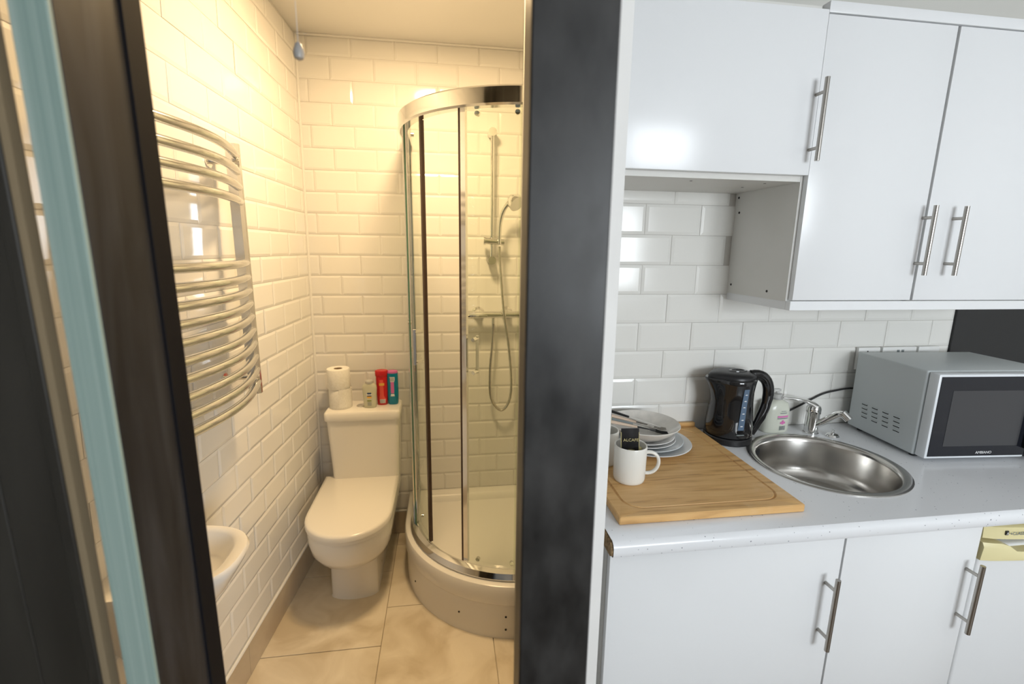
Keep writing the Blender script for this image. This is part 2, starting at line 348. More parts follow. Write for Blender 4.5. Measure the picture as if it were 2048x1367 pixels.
# the camera's own room
bm = NB(); prism(bm, [(-1.7, -2.2), (3.2, -2.2), (3.2, YK), (0.346, YK), (0.346, 0.5), (-1.7, 0.5)], -0.0079, 0.002); struct('floor_room_bounce_cut', bm, 'laminate')  # unseen dark floor, added so less light bounces onto the lower doors
bm = NB(); box(bm, -1.8, -1.7, -2.3, 0.6, 0, CEIL); struct('wall_room_left', bm, 'plaster')
bm = NB(); box(bm, 3.2, 3.3, -2.3, 1.6, 0, CEIL); struct('wall_room_right', bm, 'plaster')
bm = NB(); box(bm, -1.8, WX0, WY-0.1, WY, 0, CEIL); box(bm, WX1, 3.3, WY-0.1, WY, 0, CEIL); box(bm, WX0, WX1, WY-0.1, WY, 0, WZ0); box(bm, WX0, WX1, WY-0.1, WY, WZ1, CEIL)
struct('wall_room_rear', bm, 'plaster')
bm = NB()
for a, b_ in ((WX0, WX0+0.05), (WX1-0.05, WX1), ((WX0+WX1)/2-0.03, (WX0+WX1)/2+0.03)): box(bm, a, b_, WY-0.09, WY-0.03, WZ0, WZ1)
box(bm, WX0, WX1, WY-0.09, WY-0.03, WZ0, WZ0+0.05); box(bm, WX0, WX1, WY-0.09, WY-0.03, WZ1-0.05, WZ1); struct('window_1', bm, 'white_pl')
# ------------------------------------------------------------------ kitchen wall tiles
rowsK = []
for r in range(0, 9):
    zt, zb = 1.846-0.102*r, 1.744-0.102*r
    zt, zb = min(zt, 1.80), max(zb, 0.928)
    if zt-zb > 0.01: rowsK.append((zt, zb, r % 2 == 1))
bm = NB(); box(bm, 0.345, 1.985, YK-0.002, YK+0.002, 0.93, 1.8); bk = obj('tile_backing', bm, 'kgrout', wall_kitchen, None)
tile_wall(wall_kitchen, frame_back(YK-0.002), 0.346, 1.985, rowsK, 0.6789, 0.202, 'ktile', skip=lambda x, z: x > 1.02 and z > 1.46)
o = None
bm = NB(); box(bm, 1.986, 3.0, YK-0.012, YK, 0.93, 1.45, 0.001, 1)
tag(obj('wall_panel', bm, 'dpanel'), 'matt black wall panel beside the white tiles behind the microwave', 'wall panel')
# ------------------------------------------------------------------ doorway timbers
bm = NB(); box(bm, 0.0875, 0.1785, 0.50, 0.547, 0, CEIL, 0.002, 1)
tag(obj('door_post', bm, 'blackpost'), 'thick mottled black post between the bathroom doorway and the kitchen', 'post')
dl = thing('door_lining', 'black wooden door lining with pale teal front edge beside the bathroom opening', 'door frame', (-0.348, 0.568, 0))
bm = NB(); box(bm, -0.3625, -0.3325, 0.503, 0.630, 0, 2.06, 0.0015, 1); obj('jamb', bm, 'blackwood', dl)
bm = NB(); box(bm, -0.3635, -0.3323, 0.498, 0.5035, 0, 2.06, 0.001, 1); e_ = obj('edge_strip', bm, 'edge_teal', dl); e_['label'] = 'pale teal painted edge'
bm = NB(); box(bm, -0.334, -0.3300, 0.598, 0.634, 0, 2.06, 0.001, 1); obj('stop', bm, 'blackmatt', dl)
bm = NB(); box(bm, -0.3625, 0.0875, 0.503, 0.63, 2.06, 2.09); obj('head', bm, 'blackwood', dl)
df = thing('door_frame', 'dark painted door frame boards with a raw brown edge left of the door lining', 'door frame', (-0.42, 0.505, 0))
bm = NB(); box(bm, -0.3875, -0.3805, 0.500, 0.513, 0, CEIL); obj('raw_edge', bm, 'mdf', df)
bm = NB(); box(bm, -0.3985, -0.3876, 0.497, 0.513, 0, CEIL, 0.001, 1); obj('bead', bm, 'blackframe', df)
bm = NB(); box(bm, -0.446, -0.3987, 0.500, 0.513, 0, CEIL, 0.001, 1); obj('board', bm, 'blackframe', df)
bm = NB(); box(bm, -0.62, -0.4485, 0.502, 0.513, 0, CEIL, 0.001, 1); obj('board', bm, 'blackframe', df)
# ------------------------------------------------------------------ bathroom downlight
for LX, LY, LE, lab_ in ((-0.05, 1.70, 21.0, 'round flush warm light panel on the bathroom ceiling near the shower'),):
    dlt = thing('ceiling_light', lab_, 'light', (LX, LY, CEIL))
    bm = NB(); lathe(bm, [(0.145, 0), (0.145, -0.010), (0.126, -0.014), (0.124, 0)], (LX, LY, CEIL), 32, cap0=False, cap1=False); obj('ring', bm, 'chrome', dlt)
    bm = NB(); lathe(bm, [(0.1235, -0.0005), (0.1235, -0.004)], (LX, LY, CEIL), 24); obj('lens', bm, 'lampglow', dlt)
    l = bpy.data.lights.new('bathroom_lamp_offscreen', 'AREA'); l.shape = 'DISK'; l.size = 0.24; l.energy = LE; l.color = (1.0, 0.70, 0.37)
    lo = bpy.data.objects.new('bathroom_lamp_offscreen', l); lo.location = (LX, LY, CEIL-0.02); COL.objects.link(lo)
# pull cord
pc = thing('light_pull', 'grey ball on a thin white light pull cord hanging from ceiling', 'pull cord', (-0.1835, 0.70, CEIL))
bm = NB(); tube(bm, [(-0.1835, 0.70, CEIL), (-0.1835, 0.70, 1.84)], 0.0004, 6); obj('cord', bm, 'white_pl', pc)
bm = NB(); lathe(bm, [(0.002, 0.013), (0.004, 0.011), (0.0065, 0.004), (0.0072, -0.001), (0.006, -0.006), (0.002, -0.0085)], (-0.1835, 0.70, 1.833), 16); obj('knob', bm, 'knobgrey', pc)
# ------------------------------------------------------------------ towel radiator
RX = -0.635; RY1 = 1.622; RY0 = 1.10
rad = thing('towel_radiator', 'chrome ladder towel radiator with curved rungs on the tiled wall', 'radiator', (RX, (RY0+RY1)/2, 1.09))
for y in (RY0, RY1):
    bm = NB(); prism(bm, [(RX-0.020, y-0.014), (RX+0.008, y-0.014), (RX+0.016, y-0.006), (RX+0.016, y+0.006), (RX+0.008, y+0.014), (RX-0.020, y+0.014)], 1.10, 1.892); obj('post', bm, 'rad_chrome', rad)
for z in (1.859, 1.811, 1.765, 1.721, 1.534, 1.489, 1.446, 1.404, 1.361, 1.316, 1.273, 1.228, 1.183, 1.139):
    bm = NB(); n = 16
    tube(bm, [(RX+0.004+0.046*math.sin(PI*i/n), RY1-(RY1-RY0)*i/n, z) for i in range(n+1)], 0.0125, 12); obj('rung', bm, 'rad_chrome', rad)
for y, z in ((RY1-0.035, 1.835), (RY1-0.035, 1.160), (RY0+0.035, 1.835), (RY0+0.035, 1.160)):
    wx = S(y, z).x
    bm = NB(); cyl(bm, (wx, y, z), (wx+0.008, y, z), 0.020, 18); cyl(bm, (wx+0.004, y, z), (RX+0.012, y+(0.03 if y > 1.3 else -0.03), z), 0.009, 12)
    cyl(bm, (RX-0.004, y+(0.020 if y > 1.3 else -0.020), z), (RX+0.012, y+(0.030 if y > 1.3 else -0.030), z), 0.0125, 14); obj('bracket', bm, 'chrome', rad)
# small cream connection box under it
sp = thing('connection_box', 'small cream electrical box with a brown wire under the towel radiator', 'junction box', S(1.37, 1.06))
wx = S(1.37, 1.1).x
bm = NB(); box(bm, wx, wx+0.03, 1.33, 1.415, 1.055, 1.125, 0.003); obj('cover', bm, 'white_pl', sp)
for y in (1.352, 1.40):
    bm = NB(); cyl(bm, (wx+0.029, y, 1.113), (wx+0.0315, y, 1.113), 0.003, 8); obj('screw', bm, 'dark', sp)
bm = NB(); tube(bm, smoothpath([(wx+0.012, 1.37, 1.057), (wx+0.012, 1.372, 1.02), (wx+0.006, 1.36, 0.97), (wx+0.006, 1.355, 0.9)]), 0.003, 6); obj('wire', bm, 'wire', sp)
# ------------------------------------------------------------------ wall basin
bs = thing('wash_basin', 'small white ceramic wall basin with rounded front below the radiator', 'basin', (-0.70, 1.095, 0.70))
def bring(hw, xf, z, n=24, xb=-0.775, yc=1.10):
    hw *= 0.70
    pts = [(xb, yc+hw, z)]
    for i in range(n+1):
        a = PI/2-PI*i/n
        pts.append((xb+(xf-xb)*(1-0.0)*(abs(math.cos(a))**0.62), yc+hw*math.copysign(abs(math.sin(a))**0.75, math.sin(a)), z))
    pts.append((xb, yc-hw, z)); return pts
bm = NB()
loft(bm, [bring(0.06, -0.66, 0.62), bring(0.09, -0.635, 0.66), bring(0.135, -0.585, 0.715), bring(0.175, -0.535, 0.775), bring(0.196, -0.508, 0.82), bring(0.202, -0.498, 0.842), bring(0.198, -0.503, 0.851),
          bring(0.175, -0.527, 0.850, xb=-0.70), bring(0.165, -0.537, 0.842, xb=-0.69), bring(0.14, -0.56, 0.79, xb=-0.685), bring(0.07, -0.61, 0.75, xb=-0.67)])
obj('bowl', bm, 'ceramic', bs, 60)
bm = NB(); cyl(bm, (-0.64, 1.095, 0.750), (-0.64, 1.095, 0.7535), 0.018, 18); obj('waste', bm, 'chrome', bs)
# ------------------------------------------------------------------ toilet
TX = -0.436
def dring(hw, yb, yf, z, k=1.15, n=20, xc=TX):
    ya = yf+hw*k; pts = [(xc+hw, yb, z)]
    for i in range(n+1):
        a = PI*i/n; pts.append((xc+hw*math.cos(a), ya-(ya-yf)*math.sin(a)**0.9, z))
    pts.append((xc-hw, yb, z)); return pts
to = thing('toilet', 'white close coupled toilet with closed lid against the tiled wall', 'toilet', (TX, 2.2, 0))
bm = NB()
loft(bm, [dring(0.108, 2.40, 1.955, 0, 0.45), dring(0.105, 2.40, 1.958, 0.006, 0.45), dring(0.105, 2.40, 1.958, 0.17, 0.5), dring(0.109, 2.41, 1.945, 0.195, 0.7), dring(0.128, 2.42, 1.885, 0.215), dring(0.155, 2.43, 1.835, 0.245),
          dring(0.173, 2.44, 1.806, 0.285), dring(0.180, 2.445, 1.795, 0.33), dring(0.182, 2.45, 1.793, 0.37), dring(0.178, 2.45, 1.797, 0.383)])
obj('pan', bm, 'ceramic', to, 50)
bm = NB(); loft(bm, [dring(0.176, 2.30, 1.796, 0.384), dring(0.182, 2.305, 1.788, 0.387), dring(0.182, 2.305, 1.788, 0.400), dring(0.178, 2.30, 1.794, 0.403)]); obj('seat', bm, 'acrylic', to, 50)
bm = NB(); loft(bm, [dring(0.180, 2.322, 1.785, 0.4035), dring(0.186, 2.325, 1.778, 0.407), dring(0.186, 2.325, 1.778, 0.424), dring(0.182, 2.323, 1.783, 0.431), dring(0.170, 2.318, 1.797, 0.4335)]); obj('lid', bm, 'acrylic', to, 50)
for s_ in (-1, 1):
    bm = NB(); cyl(bm, (TX+s_*0.07-0.015, 2.312, 0.405), (TX+s_*0.07+0.015, 2.312, 0.405), 0.011, 12); obj('hinge', bm, 'chrome', to)
bm = NB(); cx0, cx1 = -0.590, -0.240
loft(bm, [rrect(cx0+0.018, cx1-0.012, 2.29, YB-0.006, 0.02, 0.382), rrect(cx0+0.014, cx1-0.010, 2.285, YB-0.006, 0.02, 0.45), rrect(cx0, cx1, 2.278, YB-0.006, 0.02, 0.745)]); ci = obj('cistern', bm, 'ceramic', to, 40)
bm = NB(); loft(bm, [rrect(cx0-0.005, cx1+0.005, 2.270, YB-0.004, 0.018, 0.745), rrect(cx0-0.008, cx1+0.007, 2.267, YB-0.004, 0.02, 0.750), rrect(cx0-0.008, cx1+0.007, 2.267, YB-0.004, 0.02, 0.783), rrect(cx0-0.003, cx1+0.002, 2.272, YB-0.006, 0.02, 0.790)]); cl = obj('cistern_lid', bm, 'ceramic', to, 50)
bm = NB(); lathe(bm, [(0.024, 0), (0.024, 0.004), (0.020, 0.007), (0.018, 0.006), (0.004, 0.0065)], (TX+0.003, 2.365, 0.7895), 24); obj('flush_button', bm, 'chrome', to)
for y in (2.13,):
    bm = NB(); cyl(bm, (TX+0.100, y, 0.06), (TX+0.106, y, 0.06), 0.006, 10); obj('screw_cap', bm, 'steel', to)
# toilet rolls
for i, (x, y, z, lab) in enumerate(((-0.532, 2.365, 0.790, 'white toilet roll on the cistern under another roll'), (-0.536, 2.362, 0.892, 'white toilet roll stacked on top of another roll on the cistern'))):
    t = thing('toilet_roll', lab, 'toilet roll', (x, y, z), 'toilet rolls on the cistern')
    bm = NB(); lathe(bm, [(0.021, 0), (0.053, 0), (0.055, 0.004), (0.055, 0.096), (0.053, 0.1), (0.021, 0.1), (0.021, 0)], (x, y, z), 40, cap0=False, cap1=False); obj('paper', bm, 'paper', t, 40)
    bm = NB(); lathe(bm, [(0.0212, 0.001), (0.0212, 0.099), (0.0195, 0.099), (0.0195, 0.001), (0.0212, 0.001)], (x, y, z), 24, cap0=False, cap1=False); obj('core', bm, 'card', t, 40)
    if i == 0:
        bm = NB(); loft(bm, [[(x+0.0555*math.cos(a), y+0.0555*math.sin(a), zz) for a in [-1.5+0.16*k for k in range(14)]] for zz in (z+0.012, z+0.1+0.004)], False, False, False); obj('loose_sheet', bm, 'paper', t, 40)
# bottles
def bottle(x, y, z, prof, sx, sy, m, name, label, cat, seg=28):
    t = thing(name, label, cat, (x, y, z)); bm = NB(); lathe(bm, prof, (x, y, z), seg, sx, sy); obj('body', bm, m, t, 50); return t
def lab(t, m, x0, x1, y, z0, z1, name='label_print', cx=None, sy=0.03, sx=0.03, off=0.0006):
    # a label wrapped on an elliptic body in front (towards -y)
    bm = NB(); n = 8; f, bk_ = [], []
    for k in range(n+1):
        x = x0+(x1-x0)*k/n; u = max(-0.98, min(0.98, (x-cx)/sx)); yy = y-sy*math.sqrt(1-u*u)-off
        f.append((x, yy)); bk_.append((x, yy+0.0004))
    loft(bm, [[(a, b, z) for a, b in f]+[(a, b, z) for a, b in reversed(bk_)] for z in (z0, z1)]); return obj(name, bm, m, t, 40)
bx, by = -0.385, 2.345
def oval_bottle(x, y, z, rings, m, name, label, rz=0):
    t = thing(name, label, 'bottle', (x, y, z)); bm = NB(); R = Matrix.Rotation(rz, 3, 'Z')
    loft(bm, [[tuple(Vector((x, y, z+h)) + R @ Vector((a*math.copysign(abs(math.cos(q))**0.8, math.cos(q)), b*math.copysign(abs(math.sin(q))**0.8, math.sin(q)), 0))) for q in [2*PI*k/28 for k in range(28)]] for a, b, h in rings])
    obj('body', bm, m, t, 50); return t
t = oval_bottle(bx, by, 0.790, [(0.028, 0.017, 0), (0.031, 0.02, 0.005), (0.032, 0.021, 0.03), (0.033, 0.021, 0.06), (0.036, 0.021, 0.1), (0.034, 0.02, 0.115), (0.022, 0.016, 0.127)], 'gel', 'gel_bottle', 'clear bottle of pale gel with a navy and yellow label on the cistern')
bm = NB(); lathe(bm, [(0.019, 0), (0.020, 0.002), (0.020, 0.014), (0.018, 0.016)], (bx, by, 0.915), 20); obj('cap', bm, 'clear', t)
lab(t, 'navy_lab', bx-0.016, bx+0.016, by, 0.852, 0.872, 'emblem', bx, 0.021, 0.033); lab(t, 'yellow_lab', bx-0.014, bx+0.014, by, 0.843, 0.852, 'emblem_band', bx, 0.021, 0.033)
lab(t, 'white_lab', bx-0.013, bx+0.013, by, 0.858, 0.863, 'emblem_stripe', bx, 0.0216, 0.033); lab(t, 'green_lab', bx-0.017, bx+0.010, by, 0.826, 0.833, 'print', bx, 0.021, 0.033)
for k in range(5): lab(t, 'text_grey', bx-0.009+k*0.004, bx-0.007+k*0.004, by, 0.803, 0.823, 'barcode_line', bx, 0.021, 0.033)
rx, ry = -0.329, 2.385
t = oval_bottle(rx, ry, 0.790, [(0.023, 0.016, 0), (0.026, 0.019, 0.004), (0.028, 0.021, 0.05), (0.029, 0.021, 0.11), (0.029, 0.021, 0.15)], 'red', 'shampoo_bottle', 'red shampoo bottle with yellow and white label on the cistern')
bm = NB(); loft(bm, [[(rx+a*math.cos(q), ry+b*math.sin(q), z) for q in [2*PI*k/24 for k in range(24)]] for a, b, z in ((0.030, 0.022, 0.940), (0.032, 0.024, 0.944), (0.033, 0.025, 0.968), (0.030, 0.023, 0.972))]); obj('cap', bm, 'red', t, 40)
lab(t, 'red_lab', rx-0.012, rx+0.020, ry, 0.815, 0.925, 'label_print', rx, 0.021, 0.029); lab(t, 'yellow_lab', rx-0.012, rx+0.018, ry, 0.895, 0.908, 'label_band', rx, 0.0216, 0.029)
lab(t, 'white_lab', rx-0.010, rx+0.016, ry, 0.802, 0.822, 'barcode', rx, 0.0216, 0.029)
for k in range(4): lab(t, 'text_black', rx-0.008+k*0.006, rx-0.0055+k*0.006, ry, 0.803, 0.821, 'barcode_line', rx, 0.0222, 0.029)
tx, ty = -0.275, 2.388
t = oval_bottle(tx, ty, 0.790, [(0.022, 0.016, 0), (0.026, 0.019, 0.006), (0.028, 0.021, 0.05), (0.028, 0.021, 0.12), (0.0275, 0.020, 0.166)], 'teal', 'conditioner_bottle', 'teal bottle with a pink top and pink label on the cistern')
bm = NB(); loft(bm, [[(tx+a*math.cos(q), ty+b*math.sin(q), z) for q in [2*PI*k/24 for k in range(24)]] for a, b, z in ((0.0275, 0.02, 0.956), (0.028, 0.021, 0.958), (0.026, 0.019, 0.967), (0.02, 0.014, 0.969))]); obj('cap', bm, 'pink', t, 40)
lab(t, 'white_lab', tx-0.022, tx+0.012, ty, 0.912, 0.938, 'barcode', tx, 0.021, 0.028); lab(t, 'pink', tx-0.022, tx+0.008, ty, 0.852, 0.912, 'label_print', tx, 0.021, 0.028); lab(t, 'white_lab', tx-0.018, tx+0.010, ty, 0.836, 0.848, 'label_band', tx, 0.021, 0.028)
for k in range(5): lab(t, 'text_black', tx-0.019+k*0.006, tx-0.0165+k*0.006, ty, 0.915, 0.936, 'barcode_line', tx, 0.0216, 0.028)
# ------------------------------------------------------------------ shower
SCX, SCY = 0.33, 2.17
def arc(r, a0, a1, n=24): return [(SCX+r*math.cos(math.radians(a0+(a1-a0)*i/n)), SCY+r*math.sin(math.radians(a0+(a1-a0)*i/n))) for i in range(n+1)]
def path(r, full=True): return [(SCX-r, YB-0.009)] + arc(r, 180, 270, 36) + [(0.645, SCY-r)]
def sweep(bm, pth, sec, cap=True):
    rings = []
    for i, p in enumerate(pth):
        a = pth[max(i-1, 0)]; b = pth[min(i+1, len(pth)-1)]
        t = Vector((b[0]-a[0], b[1]-a[1])).normalized(); n = Vector((-t.y, t.x))   # n points into the cubicle
        rings.append([(p[0]-n.x*o_, p[1]-n.y*o_, z) for o_, z in sec])
    return loft(bm, rings, cap, cap)
def tring(r, d, z): return [(SCX-r, YB-0.004-d, z)] + [(x, y, z) for x, y in arc(r, 180, 270, 36)] + [(0.646-d, SCY-r, z), (0.646-d, YB-0.004-d, z)]
st = thing('shower_tray', 'raised white quadrant shower tray with curved front panel', 'shower tray', (0.2, 2.0, 0))
bm = NB(); loft(bm, [tring(r, d, z) for r, d, z in ((0.520, 0.0, 0.15), (0.537, 0, 0.158), (0.543, 0, 0.168), (0.545, 0, 0.235), (0.540, 0, 0.247), (0.530, 0, 0.252), (0.462, 0.05, 0.252), (0.450, 0.06, 0.245), (0.435, 0.075, 0.215), (0.41, 0.10, 0.207))]); obj('tray', bm, 'tray', st, 40)
bm = NB(); sweep(bm, path(0.529), [(0, 0.0), (0.006, 0.0), (0.006, 0.160), (0, 0.160)]); obj('front_panel', bm, 'acrylic', st, 40)
for a, z in ((205, 0.075), (237, 0.085), (259, 0.105), (259, 0.045)):
    c, s_ = math.cos(math.radians(a)), math.sin(math.radians(a))
    bm = NB(); cyl(bm, (SCX+0.534*c, SCY+0.534*s_, z), (SCX+0.5375*c, SCY+0.5375*s_, z), 0.004, 10); obj('screw', bm, 'dark', st)
en = thing('shower_enclosure', 'chrome framed curved glass shower enclosure with sliding doors open', 'shower enclosure', (0.2, 2.0, 0.252))
RR = 0.495
bm = NB(); sweep(bm, path(RR), [(-0.018, 2.062), (0.014, 2.062), (0.022, 2.068), (0.022, 2.118), (0.012, 2.126), (-0.018, 2.126)]); obj('top_rail', bm, 'chrome', en, 30)
bm = NB(); sweep(bm, path(RR), [(-0.018, 0.251), (0.020, 0.251), (0.024, 0.262), (0.016, 0.285), (-0.004, 0.292), (-0.018, 0.285)]); obj('bottom_rail', bm, 'chrome', en, 30)
def gl(name, pth, z0, z1, t=0.006, m='glass'):
    bm = NB(); sweep(bm, pth, [(-t/2, z0), (t/2, z0), (t/2, z1), (-t/2, z1)]); return obj(name, bm, m, en, 30)
gl('fixed_pane', [(SCX-RR, YB-0.02)] + arc(RR, 180, 190, 6), 0.285, 2.066)
gl('fixed_pane', arc(RR, 262, 270, 6) + [(0.62, SCY-RR)], 0.285, 2.066)
dA = gl('door', arc(RR-0.018, 181, 210, 14), 0.288, 2.064)
dB = gl('door', arc(RR-0.018, 237.5, 265, 14), 0.288, 2.064)
def vbar(name, a0, a1, r, t, z0, z1, m, par): bm = NB(); sweep(bm, arc(r, a0, a1, 2), [(-t/2, z0), (t/2, z0), (t/2, z1), (-t/2, z1)]); return obj(name, bm, m, par, 30)
vbar('edge_seal', 210, 211.6, RR-0.018, 0.014, 0.29, 2.062, 'seal', dA)
vbar('edge_seal', 235.2, 236.3, RR-0.018, 0.014, 0.29, 2.062, 'seal', dB)
vbar('edge_profile', 236.3, 238.6, RR-0.018, 0.016, 0.29, 2.062, 'chrome', dB)
vbar('frame_post', 189.5, 191.0, RR, 0.016, 0.285, 2.066, 'chrome', en)
bm = NB(); box(bm, SCX-RR-0.012, SCX-RR+0.012, YB-0.03, YB-0.009, 0.252, 2.066, 0.002, 1); obj('wall_profile', bm, 'chrome', en)
vbar('glass_edge', 190.9, 191.6, RR, 0.0062, 0.285, 2.066, 'glass_edge', en)
for nm, a, out, d in (('door_handle', 206.5, 1, dA), ('door_handle', 241.5, -1, dB)):
    c, s_ = math.cos(math.radians(a)), math.sin(math.radians(a)); rg = RR-0.018; ro = rg+(0.035 if out > 0 else -0.04)
    bm = NB()
    for z in (1.245, 1.115): cyl(bm, (SCX+rg*c, SCY+rg*s_, z), (SCX+ro*c, SCY+ro*s_, z), 0.009, 4)
    box(bm, SCX+ro*c-0.006, SCX+ro*c+0.006, SCY+ro*s_-0.006, SCY+ro*s_+0.006, 1.105, 1.257, 0.001, 1); obj(nm, bm, 'chrome', d)
for a in (186, 206, 243, 261):
    for z in (2.052, 0.298):
        c, s_ = math.cos(math.radians(a)), math.sin(math.radians(a)); r = RR-0.030
        bm = NB(); cyl(bm, (SCX+r*c, SCY+r*s_, z), (SCX+(r-0.012)*c, SCY+(r-0.012)*s_, z), 0.009, 14); obj('roller', bm, 'chrome', en)
# shower riser, handset and hose on the back wall
sr = thing('shower_riser', 'chrome shower riser rail with hand shower and hose inside the cubicle', 'shower rail', (0.24, YB-0.01, 1.5))
WYB = YB-0.008
bm = NB(); cyl(bm, (0.238, WYB-0.05, 1.535), (0.240, WYB-0.05, 2.14), 0.0095, 14); obj('rail', bm, 'chrome', sr)
for z in (2.142, 1.530):
    bm = NB(); cyl(bm, (0.239, WYB+0.002, z), (0.239, WYB-0.062, z), 0.020, 24); obj('rail_end', bm, 'chrome', sr)
bm = NB(); cyl(bm, (0.205, WYB-0.055, 1.628), (0.300, WYB-0.055, 1.622), 0.0165, 18); cyl(bm, (0.196, WYB-0.055, 1.6285), (0.206, WYB-0.055, 1.628), 0.021, 18); sl = obj('slider', bm, 'chrome', sr)
hp = bez((0.275, WYB-0.07, 1.61), (0.270, WYB-0.075, 1.74), (0.285, WYB-0.09, 1.79), (0.335, WYB-0.12, 1.825), 12)
bm = NB(); tube(bm, hp, [0.009]*5+[0.0105]*5+[0.013]*3, 12); hs = obj('handset', bm, 'chrome', sr)
bm = NB(); tube(bm, [(0.325, WYB-0.112, 1.835), (0.337, WYB-0.128, 1.818), (0.350, WYB-0.146, 1.80)], [0.02, 0.038, 0.040], 20); obj('shower_head', bm, 'chrome', hs)
hose = smoothpath([(0.275, WYB-0.07, 1.60), (0.278, WYB-0.072, 1.52), (0.293, WYB-0.088, 1.32), (0.305, WYB-0.090, 1.22), (0.325, WYB-0.078, 1.10), (0.345, WYB-0.06, 0.90), (0.335, WYB-0.055, 0.78), (0.29, WYB-0.05, 0.728), (0.238, WYB-0.05, 0.80), (0.232, WYB-0.05, 0.95), (0.243, WYB-0.05, 1.10), (0.247, WYB-0.052, 1.215)], 10)
bm = NB(); tube(bm, hose, [0.0068 if k % 2 else 0.0078 for k in range(len(hose))], 10); obj('hose', bm, 'steel', sr)
sv = thing('shower_valve', 'chrome thermostatic bar shower valve on the wall inside the cubicle', 'shower valve', (0.25, WYB-0.05, 1.25))
bm = NB(); cyl(bm, (0.135, WYB-0.055, 1.252), (0.39, WYB-0.055, 1.252), 0.0175, 20); obj('bar', bm, 'chrome', sv)
for x in (0.172, 0.322):
    bm = NB(); lathe(bm, [(0.033, 0), (0.033, 0.004), (0.022, 0.014), (0.013, 0.03), (0.013, 0.045)], (0, 0, 0), 28)
    bmesh.ops.transform(bm, matrix=Matrix.Translation((x, WYB+0.001, 1.255)) @ Matrix.Rotation(PI/2, 4, 'X'), verts=bm.verts); obj('wall_flange', bm, 'chrome', sv)
for x0, x1 in ((0.103, 0.140), (0.386, 0.423)):
    bm = NB(); cyl(bm, (x0, WYB-0.055, 1.252), (x1, WYB-0.055, 1.252), 0.020, 20); obj('knob', bm, 'chrome', sv)
bm = NB(); box(bm, 0.112, 0.215, WYB-0.082, WYB-0.072, 1.243, 1.254, 0.003); obj('lever', bm, 'chrome', sv)
bm = NB(); cyl(bm, (0.247, WYB-0.052, 1.237), (0.247, WYB-0.052, 1.205), 0.009, 12); obj('outlet', bm, 'chrome', sv)
# ------------------------------------------------------------------ kitchen: upper cabinets
def bar_handle(x, y, z0, z1, par, d=0.034):
    bm = NB(); cyl(bm, (x, y-d, z0), (x, y-d, z1), 0.0062, 14); h = obj('handle', bm, 'handle', par, 40)
    for z in (z0+0.034, z1-0.034):
        b2 = NB(); cyl(b2, (x, y+0.0005, z), (x, y-d, z), 0.0045, 10); obj('handle_post', b2, 'handle', h, 40)
    return h
YU = 1.24
cb = thing('wall_cabinet', 'white wall cabinet with a single short door above the open recess', 'cabinet', (0.68, 1.40, 1.79))
bm = NB(); box(bm, 0.347, 1.003, YU+0.019, YK-0.004, 1.785, 2.23); obj('body', bm, 'white_mel', cb)
bm = NB(); box(bm, 0.349, 1.0085, YU-0.003, YU+0.018, 1.800, 2.214, 0.0015, 2); d = obj('door', bm, 'white_gloss', cb); bar_handle(1.000, YU-0.003, 1.832, 2.040, d)
for x, y in ((0.70, 1.31), (0.93, 1.31), (0.92, 1.40)):
    bm = NB(); cyl(bm, (x, y, 1.786), (x, y, 1.7845), 0.004, 8); obj('screw', bm, 'dark', cb)
cb = thing('wall_cabinet', 'tall white wall cabinet with two doors above the kettle and microwave', 'cabinet', (1.45, 1.40, 1.42))
bm = NB(); box(bm, 1.004, 1.022, YU+0.019, YK-0.003, 1.445, 2.205); box(bm, 1.022, 1.95, YU+0.019, YK-0.003, 1.445, 1.463); box(bm, 1.022, 1.95, YU+0.019, YK-0.003, 2.187, 2.205); box(bm, 1.932, 1.95, YU+0.019, YK-0.003, 1.445, 2.205); box(bm, 1.02, 1.94, YK-0.02, YK-0.004, 1.445, 2.2); box(bm, 1.400, 1.418, YU+0.019, YK-0.003, 1.445, 2.2)
obj('body', bm, 'white_mel', cb)
bm = NB(); box(bm, 1.0115, 1.409, YU, YU+0.018, 1.450, 2.205, 0.0015, 2); d = obj('door', bm, 'white_gloss', cb); bar_handle(1.403, YU, 1.527, 1.727, d)
bm = NB(); box(bm, 1.418, 1.95, YU, YU+0.018, 1.450, 2.205, 0.0015, 2); d = obj('door', bm, 'white_gloss', cb); bar_handle(1.507, YU, 1.527, 1.727, d)
bm = NB(); box(bm, 1.006, 1.95, YU, YU+0.020, 1.420, 1.4475, 0.001, 1); box(bm, 1.006, 1.022, YU+0.02, YK-0.003, 1.420, 1.4449); obj('light_rail', bm, 'white_gloss', cb)
bm = NB(); box(bm, 1.0095, 1.95, YU-0.002, YU+0.028, 2.208, 2.236, 0.002, 2); obj('cornice', bm, 'white_gloss', cb)
for y, z in ((1.535, 1.475), (1.345, 1.468), (1.54, 1.77), (1.53, 1.72)):
    bm = NB(); cyl(bm, (1.0042, y, z), (1.0028, y, z), 0.004, 8); obj('screw', bm, 'dark', cb)
